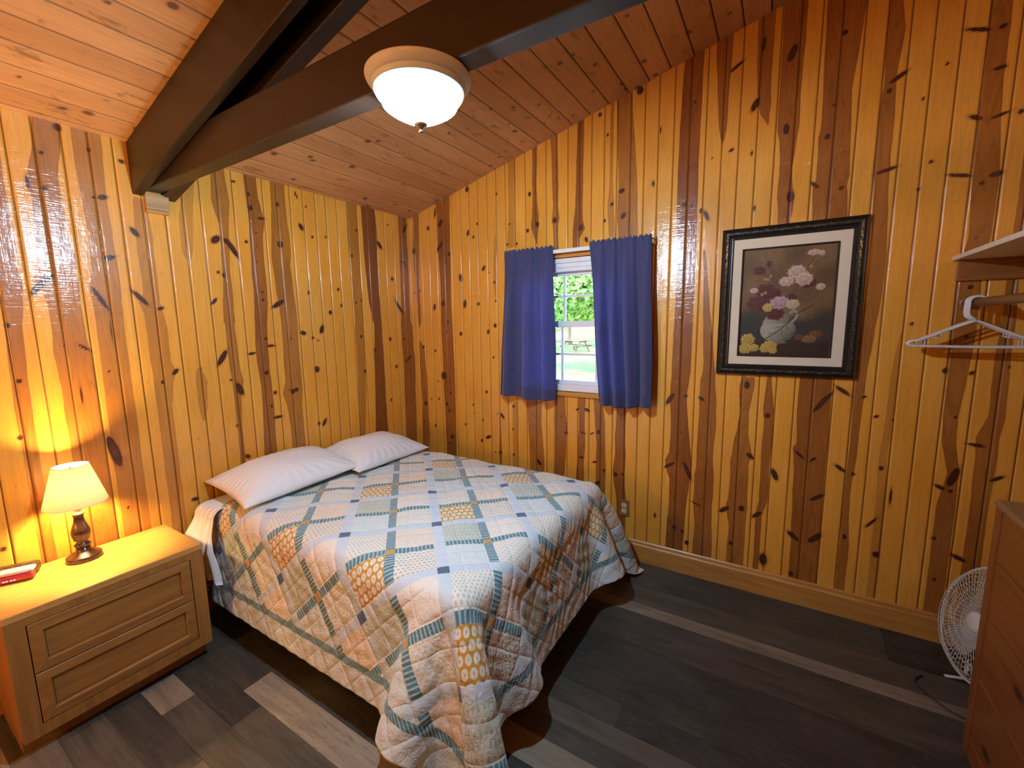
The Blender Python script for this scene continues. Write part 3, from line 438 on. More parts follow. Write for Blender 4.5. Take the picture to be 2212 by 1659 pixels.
def mat_emit(name, col, st, mixd=None):
    s = S(name); e = s.n('ShaderNodeEmission'); nz = s.noise(s.obj(), 20.)
    s.put(e.inputs[0], s.mix(nz, col, tuple(x * .97 for x in col))); e.inputs[1].default_value = st
    return s.done(e.outputs[0])

def mat_dome():
    # swirled ribbed glass bowl around the bulb: part clear, part frosted
    s = S('ribbed_lamp_glass'); o = s.obj(); x, y, z = s.xyz(o)
    ang = s.m('ARCTAN2', y, x)
    rib = s.m('SINE', s.m('ADD', s.m('MULTIPLY', ang, 40.), s.m('MULTIPLY', z, 220.)))
    tr = s.n('ShaderNodeBsdfTransparent'); s.put(tr.inputs[0], (.93, .97, 1.))
    tl = s.n('ShaderNodeBsdfTranslucent'); s.put(tl.inputs[0], (.80, .88, .92))
    g = s.bsdf((.75, .82, .85), .15, .6, coat=.5, nrm=s.bump(rib, .5, .002))
    fr = s.mixs(.35, tl.outputs[0], g)
    return s.done(s.mixs(s.lin(rib, -1., 1., .58, .86), tr.outputs[0], fr))

def mat_leaf(name, a, b):
    s = S(name); o = s.obj(); nz = s.noise(o, 1.7, 2); n2 = s.noise(o, 9., 1)
    c = s.mix(s.lin(s.m('ADD', nz, n2), .7, 1.3), a, b)
    d = s.n('ShaderNodeBsdfDiffuse'); s.put(d.inputs[0], c); t = s.n('ShaderNodeBsdfTranslucent'); s.put(t.inputs[0], c)
    return s.done(s.mixs(.4, d.outputs[0], t.outputs[0]))


M = {}
M['pine'] = mat_pine(); M['ceil'] = mat_ceiling(); M['beam'] = mat_beam(); M['floor'] = mat_floor(); M['quilt'] = mat_quilt()
M['trim'] = wood('pine_trim', (.62, .31, .07), (.45, .18, .035), 0, .35, .5, 1., True)
M['trimy'] = wood('pine_trim_lengthwise', (.62, .31, .07), (.45, .18, .035), 1, .35, .5, 1., True)
M['block'] = wood('rough_pine_block', (.52, .33, .13), (.36, .19, .06), 1, .55, .1, 1., False)
M['vinyl'] = plain('white_vinyl', (.78, .79, .82), .35, .5, var=.02)
M['glass'] = mat_glass()
M['curtain'] = mat_curtain()
M['rodwhite'] = plain('white_enamel', (.80, .79, .76), .35, var=.02)
M['cotton'] = mat_cotton('white_pillow_cotton', (.82, .81, .80))
M['sheet'] = mat_cotton('white_sheet_cotton', (.80, .79, .77), scale=1.6)
M['ticking'] = plain('mattress_ticking', (.70, .68, .64), .9, var=.05)
M['oak'] = wood('honey_oak_laminate', (.37, .175, .040), (.245, .102, .021), 1, .45, .08, .8, coatr=.3)
M['oakv'] = wood('honey_oak_upright', (.37, .175, .040), (.245, .102, .021), 2, .45, .08, .8, coatr=.3)
M['oaktop'] = wood('honey_oak_top', (.60, .33, .095), (.47, .23, .058), 1, .3, .4, 1.2, coatr=.2)
M['shadow_gap'] = plain('dark_plinth', (.16, .075, .025), .5)
M['bronze'] = plain('oil_rubbed_bronze', (.060, .028, .016), .25, .6, .35, .5, var=.25, sc=14)
M['brass'] = plain('aged_brass', (.55, .45, .30), .3, .5, .8)
M['shade'] = mat_shade()
M['black'] = plain('black_plastic', (.022, .017, .014), .35)
M['red'] = plain('red_clock_panel', (.45, .035, .06), .2, .5, coat=.5)
M['pinkwhite'] = plain('pale_clock_top', (.78, .62, .56), .25, .5, coat=.4)
M['digit'] = mat_emit('clock_digits', (1., .75, .75), 1.2)
M['hanger'] = plain('white_hanger_plastic', (.70, .66, .64), .35)
M['melamine'] = plain('almond_shelf_board', (.76, .64, .47), .45)
M['cleat'] = wood('dark_pine_cleat', (.34, .13, .032), (.22, .07, .016), 0, .45, .3, 1., True)
M['rodwood'] = wood('stained_wood_rod', (.30, .13, .04), (.20, .075, .02), 1, .45, .2)
M['dresser'] = wood('orange_stained_pine', (.28, .088, .018), (.19, .055, .011), 2, .42, .3, .8, True)
M['dresserh'] = wood('orange_stained_pine_drawer', (.28, .088, .018), (.19, .055, .011), 1, .42, .3, .8, True)
M['dressertop'] = wood('worn_pine_top', (.33, .18, .065), (.24, .12, .04), 1, .5, .2, .8, True)
M['fan'] = plain('white_fan_plastic', (.66, .63, .55), .4)
M['fandark'] = plain('fan_grey_blade', (.40, .38, .33), .5)
M['cordm'] = plain('black_cord', (.02, .02, .02), .5)
M['plate'] = plain('brown_wall_plate', (.30, .13, .045), .35)
M['ivory'] = plain('ivory_receptacle', (.72, .62, .40), .35)
M['slot'] = plain('dark_slot', (.02, .015, .01), .6)
M['ring'] = plain('fixture_cream_metal', (.74, .70, .72), .4, .5, var=.03)
M['ringw'] = plain('fixture_white_rim', (.78, .82, .86), .3, .5, var=.02)
M['dome'] = mat_dome(); M['bulb'] = mat_emit('cool_white_bulb', (.60, .80, 1.0), CEIL_E); M['bulbbase'] = plain('white_bulb_base', (.8, .8, .8), .4, var=.02)
M['nickel'] = plain('finial_metal', (.6, .55, .5), .25, .5, .8)
M['frame'] = plain('black_carved_frame', (.014, .012, .009), .35, .5, coat=.35, var=.3, sc=60, bump=.3)
M['frameg'] = plain('rubbed_gold_relief', (.10, .075, .035), .4, .5, .3, var=.4, sc=90)
M['mat'] = plain('cream_mat_board', (.72, .62, .46), .8, var=.02)
M['fillet'] = plain('dark_fillet', (.035, .018, .010), .6, .3)
M['grass'] = plain('mown_grass', (.10, .19, .06), .9, .1, var=.35, sc=3.)
M['dirt'] = plain('bare_earth', (.135, .125, .12), .95, .1, var=.3, sc=2.)
M['bark'] = plain('tree_bark', (.16, .13, .10), .9, .1, var=.4, sc=8)
M['leaf'] = mat_leaf('maple_leaves', (.17, .36, .11), (.36, .58, .24))
M['leaf2'] = mat_leaf('pale_leaves', (.24, .42, .18), (.45, .64, .34))
M['picnic'] = wood('weathered_picnic_wood', (.10, .075, .06), (.065, .048, .038), 0, .8, 0.)
M['redwall'] = plain('red_cabin_siding', (.40, .10, .07), .8, var=.15)
M['roofm'] = plain('grey_shingle', (.22, .21, .20), .9, var=.2)

# ------------------------------------------------------------------ room dimensions (metres)
H = 2.44; SL = .2593; XW = 3.72; YB = -4.7
ceil_z = lambda x: H + SL * x

def fig(stripes, A, Z):
    """signed distance to heartwood, tone"""
    heart = np.full(A.shape, -.5); tone = np.zeros(A.shape)
    for t, te, be, rows in stripes:
        r = sorted(rows)
        if be: r = [(-.1, r[0][1], r[0][2])] + r
        if te: r = r + [(4., r[-1][1], r[-1][2])]
        zz = np.array([q[0] for q in r]); xl = np.array([q[1] for q in r]); xr = np.array([q[2] for q in r])
        lo = np.minimum(xl, xr); hi = np.maximum(xl, xr)
        L = np.interp(Z, zz, lo); R_ = np.interp(Z, zz, hi)
        sd = np.minimum(A - L, R_ - A)
        sd = np.minimum(sd, np.minimum(Z - zz[0], zz[-1] - Z) * .3)
        up = sd > heart
        heart[up] = sd[up]; tone[up] = t
    return heart, tone

def knotfield(knots, A, Z):
    K = np.zeros(A.shape)
    for x1, z1, x2, z2, w in knots:
        cx, cz = (x1 + x2) / 2, (z1 + z2) / 2
        dx, dz = x2 - x1, z2 - z1
        L = math.hypot(dx, dz)
        if L < w * .8: ux, uz, a = 0., 1., w * 1.15
        else: ux, uz, a = dx / L, dz / L, max(L / 2 + w * .35, w)
        m = (np.abs(A - cx) < 3 * a + .02) & (np.abs(Z - cz) < 3 * a + .02)
        if not m.any(): continue
        X = A[m] - cx; Y = Z[m] - cz
        d = np.sqrt(((X * ux + Y * uz) / a) ** 2 + ((-X * uz + Y * ux) / w) ** 2)
        K[m] = np.maximum(K[m], np.clip(1.6 - d, 0, 1.6))
    return K

def panel(name, axis, grooves, a0, a1, top, stripes, knots, hole=None, sign=1, rows=.009, seed=1, zmax=None, depth=.0062):
    """tongue and groove panelling as a fine grid with real V grooves. axis 0: runs along x at y=0; axis 1: along y at x=0"""
    rng = np.random.RandomState(seed)
    g = sorted([q for q in grooves if a0 < q < a1])
    cols = {a0: 0., a1: 0.}
    for q in g:
        for o, d in ((0, 1.), (-.0022, .55), (.0022, .55), (-.0048, 0.), (.0048, 0.)):
            if a0 < q + o < a1: cols[round(q + o, 5)] = d
    ed = [a0] + g + [a1]
    for i in range(len(ed) - 1):
        n = max(2, int((ed[i + 1] - ed[i]) / .009))
        for k in range(1, n):
            c = ed[i] + (ed[i + 1] - ed[i]) * k / n
            if c - ed[i] > .0058 and ed[i + 1] - c > .0058: cols[round(c, 5)] = 0.
    if hole:
        for q in (hole[0], hole[1]): cols.setdefault(round(q, 5), 0.)
    ca = np.array(sorted(cols)); dep = np.array([cols[q] for q in sorted(cols)])
    zr = list(np.arange(0, (zmax or 3.5) + rows, rows))
    if hole: zr += [hole[2], hole[3]]
    zr = np.array(sorted(set(np.round(zr, 5))))
    A, Z = np.meshgrid(ca, zr, indexing='ij')
    P = np.zeros(A.shape + (3,))
    D = np.repeat(dep[:, None], len(zr), 1)
    if axis == 0: P[..., 0] = A; P[..., 1] = D * depth * sign
    else: P[..., 1] = A; P[..., 0] = -D * depth * sign
    P[..., 2] = Z
    zc = (zr[:-1] + zr[1:]) / 2; ac = (ca[:-1] + ca[1:]) / 2
    AC, ZC = np.meshgrid(ac, zc, indexing='ij')
    keep = ZC < top(AC) + .03
    if hole: keep &= ~((AC > hole[0]) & (AC < hole[1]) & (ZC > hole[2]) & (ZC < hole[3]))
    brd = np.searchsorted(np.array(g), A) // 2
    heart, tone = fig(stripes, A, Z)
    return grid_mesh(name, P, M['pine'], None, keep, dict(h=A, zz=Z, rnd=rng.rand(400)[brd], heart=heart, tone=tone, knot=knotfield(knots, A, Z), grv=D), True), None

GR = [.05, .125, .207, .287, .363, .44, .53, .612, .693, .778, .858, .938, 1.018, 1.101, 1.18, 1.263, 1.342, 1.423, 1.504, 1.586, 1.669, 1.75, 1.833, 1.914, 1.994, 2.079, 2.164, 2.248, 2.331, 2.413, 2.496, 2.580, 2.661, 2.746, 2.825, 2.911, 2.991, 3.074, 3.157, 3.243, 3.323, 3.418, 3.498, 3.578, 3.662]
GL = [-.012, -.093, -.185, -.273, -.357, -.438, -.522, -.609, -.697, -.781, -.860, -.947, -1.034, -1.121, -1.204, -1.291, -1.374, -1.455, -1.542, -1.627, -1.707, -1.796, -1.883, -1.966, -2.053, -2.138, -2.220, -2.302] + [-2.302 - .0852 * k for k in range(1, 29)]
WX0, WX1, WZ0, WZ1 = 1.085, 1.895, 1.10, 2.005       # window opening
wr, _ = panel('wall_right', 0, GR, 0., XW, lambda a: H + SL * a, STRIPES_R, KNOTS_R, (WX0, WX1, WZ0, WZ1), 1, zmax=3.45, seed=3)
tag(wr, 'knotty pine gable wall with the curtained window', None, None, 'structure')
wl, _ = panel('wall_left', 1, GL, YB, 0., lambda a: H + 0 * a, STRIPES_L, KNOTS_L, None, 1, zmax=2.47, seed=5)
tag(wl, 'knotty pine wall behind the bed head and bedside table', None, None, 'structure')

# outer leaf of the gable wall with the window reveal, so the wall has a real thickness
b = B()
b.box(-.15, WX0, .012, .14, -.3, 3.6); b.box(WX1, XW + .2, .012, .14, -.3, 3.6)
b.box(WX0, WX1, .012, .14, -.3, WZ0); b.box(WX0, WX1, .012, .14, WZ1, 3.6)
tag(b.make('wall_outer', M['trim']), None, None, None, 'structure')
b = B(); b.box(-.14, -.012, YB - .14, .012, -.3, 2.5)
tag(b.make('wall_outer', M['trim']), None, None, None, 'structure')

# plain pine for the walls behind and beside the camera (outside the photograph)
M['pine2'] = wood('pine_panelling_plain', (.62, .31, .07), (.42, .17, .032), 2, .4, .5, .8, True)
b = B(); b.box(XW, XW + .1, YB - .1, .0, 0., 3.5)
tag(b.make('wall_side', M['pine2']), 'pine panelled wall at the closet side', None, None, 'structure')
b = B(); b.box(-.02, XW, YB - .1, YB, 0., 3.5)
tag(b.make('wall_back', M['pine2']), 'pine panelled wall behind the camera', None, None, 'structure')

b = B(); b.box(1.16, XW, -3.40, -3.30, 0., 2.30)  # unseen wall added to keep the warm fill off the right side
tag(b.make('light_blocking_wall', M['pine2']), 'added unseen half-height wall behind the camera, blocking warm light from the right side', None, None, 'structure')

# ------------------------------------------------------------------ sloped plank ceiling
def make_ceiling():
    rng = np.random.RandomState(8)
    cols = []
    w = .1192; x = .0283 - w
    e = [-.02]
    while x < XW + .1:
        x += w
        e.append(x)
    for q in e[1:]:
        for o, d in ((-.004, 0.), (-.0016, 1.), (.0016, 1.), (.004, 0.)): cols.append((q + o, d))
    for i in range(len(e) - 1):
        for k in range(1, 12):
            c = e[i] + (e[i + 1] - e[i]) * k / 12
            if c - e[i] > .006 and e[i + 1] - c > .006: cols.append((c, 0.))
    cols.append((-.02, 0.)); cols.sort()
    ca = np.array([c[0] for c in cols]); dep = np.array([c[1] for c in cols])
    yr = np.linspace(YB - .02, .02, 420)
    A, Y = np.meshgrid(ca, yr, indexing='ij')
    D = np.repeat(dep[:, None], len(yr), 1)
    P = np.stack([A, Y, H + SL * A + D * .009], -1)
    brd = np.searchsorted(np.array(e), A)
    kn = []
    for k in range(150):
        cx = rng.uniform(0, XW); cy = rng.uniform(-3.2, 0); r = rng.uniform(.006, .016)
        L = rng.uniform(0, .03)
        kn.append((cx, cy, cx + rng.uniform(-.5, .5) * L, cy + L, r))
    o = grid_mesh('ceiling', P, M['ceil'], None, None, dict(h=A, yy=Y, rnd=rng.rand(200)[brd], knot=knotfield(kn, A, Y), grv=D), True, flip=True)
    tag(o, 'sloping pine plank ceiling', None, None, 'structure')
    b = B()
    v = [(-.3, YB - .3, ceil_z(-.3) + .02), (XW + .3, YB - .3, ceil_z(XW + .3) + .02), (XW + .3, .35, ceil_z(XW + .3) + .02), (-.3, .35, ceil_z(-.3) + .02)]
    v += [(p[0], p[1], p[2] + .1) for p in v]
    b.add(v, [(0, 3, 2, 1), (4, 5, 6, 7), (0, 1, 5, 4), (1, 2, 6, 5), (2, 3, 7, 6), (3, 0, 4, 7)])
    tag(b.make('roof', M['roofm']), None, None, None, 'structure')
make_ceiling()

# ------------------------------------------------------------------ vinyl plank floor
def make_floor():
    rng = random.Random(21)
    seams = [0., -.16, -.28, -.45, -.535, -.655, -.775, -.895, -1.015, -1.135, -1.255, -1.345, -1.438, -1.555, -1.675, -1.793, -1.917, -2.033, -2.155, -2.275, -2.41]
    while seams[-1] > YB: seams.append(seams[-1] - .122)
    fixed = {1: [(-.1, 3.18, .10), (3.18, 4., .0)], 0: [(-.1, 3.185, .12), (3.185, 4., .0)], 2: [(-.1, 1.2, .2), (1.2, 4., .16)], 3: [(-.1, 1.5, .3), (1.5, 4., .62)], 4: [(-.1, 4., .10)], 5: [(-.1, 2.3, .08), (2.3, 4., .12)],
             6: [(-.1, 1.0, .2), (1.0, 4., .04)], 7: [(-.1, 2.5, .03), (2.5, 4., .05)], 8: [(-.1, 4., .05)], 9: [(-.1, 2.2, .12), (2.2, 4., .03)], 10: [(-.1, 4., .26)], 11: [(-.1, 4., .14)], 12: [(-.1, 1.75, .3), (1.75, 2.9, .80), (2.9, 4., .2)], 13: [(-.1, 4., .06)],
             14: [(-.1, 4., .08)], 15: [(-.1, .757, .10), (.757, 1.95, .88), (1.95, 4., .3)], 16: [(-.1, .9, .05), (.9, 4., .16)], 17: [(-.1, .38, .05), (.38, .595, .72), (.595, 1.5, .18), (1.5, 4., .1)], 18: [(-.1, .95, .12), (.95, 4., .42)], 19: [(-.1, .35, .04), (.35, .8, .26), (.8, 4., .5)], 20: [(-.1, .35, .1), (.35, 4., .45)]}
    V = []; F = []; T = []; Rn = []
    for i in range(len(seams) - 1):
        y1, y0 = seams[i], seams[i + 1]
        if i in fixed: ps = fixed[i]
        else:
            ps = []; x = -.1 - rng.uniform(0, .9)
            while x < 4.: ps.append((x, x + 1.2, rng.choice([.05, .1, .2, .4, .7]))); x += 1.2
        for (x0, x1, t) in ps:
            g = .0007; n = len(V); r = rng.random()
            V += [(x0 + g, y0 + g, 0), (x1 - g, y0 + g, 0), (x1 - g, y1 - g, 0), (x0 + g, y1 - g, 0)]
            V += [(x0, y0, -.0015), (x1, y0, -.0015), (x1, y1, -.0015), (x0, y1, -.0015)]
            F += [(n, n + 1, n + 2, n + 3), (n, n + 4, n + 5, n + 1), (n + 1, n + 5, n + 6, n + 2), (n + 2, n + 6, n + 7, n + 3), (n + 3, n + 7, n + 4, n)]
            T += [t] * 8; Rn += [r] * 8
    n = len(V)
    V += [(-.1, YB - .1, -.004), (4., YB - .1, -.004), (4., .0, -.004), (-.1, .0, -.004), (-.1, YB - .1, -.2), (4., YB - .1, -.2), (4., .0, -.2), (-.1, .0, -.2)]
    F += [(n, n + 1, n + 2, n + 3), (n + 7, n + 6, n + 5, n + 4), (n, n + 4, n + 5, n + 1), (n + 1, n + 5, n + 6, n + 2), (n + 2, n + 6, n + 7, n + 3), (n + 3, n + 7, n + 4, n)]
    T += [0.] * 8; Rn += [0.] * 8
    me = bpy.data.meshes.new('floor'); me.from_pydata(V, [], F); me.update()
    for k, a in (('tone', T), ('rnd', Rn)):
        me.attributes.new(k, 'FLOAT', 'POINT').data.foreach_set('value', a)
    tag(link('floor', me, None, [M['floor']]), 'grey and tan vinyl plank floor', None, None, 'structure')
make_floor()

# baseboards, pine block and the dark roof truss
def board_profile(name, mat, p0, p1, nrm, h=.142, t=.018):
    b = B(); d = Vector(p1) - Vector(p0); n = Vector(nrm)
    prof = [(0, 0), (t, 0), (t, h - .03), (t * .72, h - .022), (t * .6, h - .006), (t * .3, h), (0, h)]
    v = []
    for base in (Vector(p0), Vector(p1)):
        for (o, z) in prof: v.append(base + n * o + Vector((0, 0, z)))
    k = len(prof)
    f = [(i, (i + 1) % k, k + (i + 1) % k, k + i) for i in range(k)] + [tuple(range(k))[::-1], tuple(range(k, 2 * k))]
    b.add(v, f)
    o = b.make(name, mat)
    bm = bmesh.new(); bm.from_mesh(o.data); bmesh.ops.recalc_face_normals(bm, faces=bm.faces); bm.to_mesh(o.data); bm.free()
    return o
tag(board_profile('baseboard_right', M['trim'], (0.001, -.0005, 0), (XW - .001, -.0005, 0), (0, -1, 0)), 'pine baseboard under the window wall', None, None, 'structure')
tag(board_profile('baseboard_left', M['trimy'], (.0005, YB + .001, 0), (.0005, -.02, 0), (1, 0, 0)), 'pine baseboard behind the bed', None, None, 'structure')
b = B(); b.box(.0, .03, -1.790, -1.695, 2.148, 2.222, .002); b.box(.0, .026, -1.790, -1.695, 2.133, 2.1475, .003)
tag(b.make('trim_1', M['block']), 'small pine block under the beam end', None, None, 'structure')

def slope_beam(name, y0, y1, dz, x0=.0, x1=XW):
    b = B(); v = []
    bv = .004
    for x in (x0, x1):
        t = ceil_z(x) - .001; bo = ceil_z(x) - dz
        v += [(x, y0, t), (x, y0, bo + bv), (x, y0 + bv, bo), (x, y1 - bv, bo), (x, y1, bo + bv), (x, y1, t)]
    f = [(i, (i + 1) % 6, 6 + (i + 1) % 6, 6 + i) for i in range(6)] + [(5, 4, 3, 2, 1, 0), (6, 7, 8, 9, 10, 11)]
    b.add(v, f); o = b.make(name, M['beam'])
    bm = bmesh.new(); bm.from_mesh(o.data); bmesh.ops.recalc_face_normals(bm, faces=bm.faces); bm.to_mesh(o.data); bm.free()
    return o
tag(slope_beam('rafter_beam', -1.830, -1.788, .232), 'dark brown rafter plank nearer the bedside table', None, None, 'structure')
tag(slope_beam('rafter_beam', -1.716, -1.655, .232), 'dark brown rafter plank nearer the window', None, None, 'structure')
b = B(); b.box(.0, XW, -1.787, -1.718, 2.233, 2.392, .005)
tag(b.make('tie_beam', M['beam']), 'dark brown horizontal tie beam carrying the ceiling light', None, None, 'structure')
# ------------------------------------------------------------------ window (white vinyl single hung, colonial grilles)
def make_window():
    w = thing('window_1', 'white vinyl sash window between the blue curtains', 'window', (0, 0, 0)); w['kind'] = 'structure'
    x0, x1, z0, z1 = WX0 + .006, WX1 - .006, WZ0 + .004, WZ1 - .004
    V = M['vinyl']
    b = B()
    b.box(x0, x0 + .026, -.004, .125, z0, z1, .003); b.box(x1 - .026, x1, -.004, .125, z0, z1, .003)
    b.box(x0, x1, -.004, .125, z0, z0 + .046, .003); b.box(x0, x1, .016, .125, z1 - .085, z1, .003)
    b.box(x0, x1, -.004, .016, z1 - .030, z1, .003); b.box(x0, x1, .008, .03, z1 - .060, z1 - .03, .003)
    b.make('window_frame', V, w)
    xa, xb = x0 + .024, x1 - .024
    def sash(name, ya, yb, za, zb, bot, top, mid):
        o = B()
        o.box(xa, xa + .03, ya, yb, za, zb, .003); o.box(xb - .03, xb, ya, yb, za, zb, .003)
        o.box(xa, xb, ya, yb, za, za + bot, .003); o.box(xa, xb, ya, yb, zb - top, zb, .003)
        so = o.make(name, V, w)
        g = B()
        for xg in (1.365, 1.617): g.box(xg - .008, xg + .008, ya + .008, yb - .008, za + bot - .004, zb - top + .004, .002)
        g.box(xa + .025, xb - .025, ya + .0085, yb - .0085, mid - .008, mid + .008, .002)
        g.make('grille', V, so)
        p = B(); p.box(xa + .026, xb - .026, (ya + yb) / 2 - .002, (ya + yb) / 2 + .002, za + bot - .006, zb - top + .006)
        p.make('glass_pane', M['glass'], so)
    sash('upper_sash', .072, .104, 1.548, z1 - .08, .038, .025, 1.756)
    sash('lower_sash', .036, .068, z0 + .045, 1.586, .026, .042, 1.357)
    t = B()   # thin pine casing
    t.box(WX0 - .045, WX1 + .045, -.014, -.0003, WZ1 + .0005, WZ1 + .030, .002)
    t.box(WX0 - .045, WX1 + .045, -.018, -.0003, WZ0 - .030, WZ0 - .0005, .003)
    t.box(WX0 - .045, WX0 - .0005, -.014, -.0003, WZ0, WZ1, .002); t.box(WX1 + .0005, WX1 + .045, -.014, -.0003, WZ0, WZ1, .002)
    t.make('window_casing', M['trim'], w)
    return w
make_window()

# ------------------------------------------------------------------ curtains and rod
def curtain(name, label, xt0, xt1, xb0, xb1, phase, folds, inner):
    n, m = 190, 120
    u = np.linspace(0, 1, n); t = np.linspace(0, 1, m)     # t: 0 top .. 1 hem
    Uu, T = np.meshgrid(u, t, indexing='ij')
    zt, zb = 2.076, 1.046
    Z = zt + (zb - zt) * T
    X = (xt0 + (xt1 - xt0) * Uu) * (1 - T) + (xb0 + (xb1 - xb0) * Uu) * T
    # gathered at the rod: many small pleats; lower down: a few broad folds
    g = np.clip((T - .035) / .5, 0, 1) ** .7
    small = np.sin(Uu * 2 * PI * folds * 2.6 + 1.3 * np.sin(Uu * 9 + phase)) * (1 - g) * .0045
    ph = Uu * 2 * PI * folds + phase + .9 * np.sin(Uu * 5.1 + phase * 2)
    big = np.sin(ph) * (.004 + .026 * g) + .006 * g * np.sin(ph * 2.1 + 1)
    head = np.clip(1 - T / .03, 0, 1)
    Y = -.084 + small * (1 + .8 * head) + big - .004 * np.sin(np.clip(T / .06, 0, 1) * PI)
    X = X + np.cos(ph) * .006 * g + .004 * np.sin(T * 7 + Uu * 3)
    Z = Z + head * (.0045 * np.sin(Uu * 2 * PI * folds * 3.3 + phase) + .004 * np.sin(Uu * 2 * PI * folds * 7.1 + 3 * np.sin(Uu * 11 + phase))) + .008 * T * np.sin(Uu * 6 + phase)
    P = np.stack([X, Y, Z], -1)
    o = grid_mesh(name, P, M['curtain'], None, None, dict(cu=Uu * (xt1 - xt0) * 1.6, cz=Z))
    tag(o, label, 'curtain', 'blue window curtains')
    md = o.modifiers.new('thick', 'SOLIDIFY'); md.thickness = .0012; md.offset = 0
    # hem band and rod-pocket seam as its own strip of cloth
    k = m - 10
    Ph = P[:, k:].copy(); Ph[..., 1] -= .0022
    hm = grid_mesh('hem', Ph, M['curtain'], o, None, dict(cu=Uu[:, k:] * (xt1 - xt0) * 1.6, cz=Z[:, k:]))
    md = hm.modifiers.new('thick', 'SOLIDIFY'); md.thickness = .0012; md.offset = 0
    return o
curtain('curtain', 'blue curtain panel nearer the corner, left of the window opening', .977, 1.352, .903, 1.366, .4, 3.2, 1)
curtain('curtain', 'blue curtain panel nearer the framed picture, right of the window opening', 1.606, 1.992, 1.676, 2.016, 2.2, 3.6, 0)
b = B(); b.box(.972, 1.998, -.068, -.060, 2.028, 2.052, .002); b.box(.972, .980, -.064, -.0005, 2.028, 2.052, .002); b.box(1.990, 1.998, -.064, -.0005, 2.028, 2.052, .002)
cr = b.make('curtain_rod', M['rodwhite']); tag(cr, 'flat white curtain rod above the window', 'curtain rod')

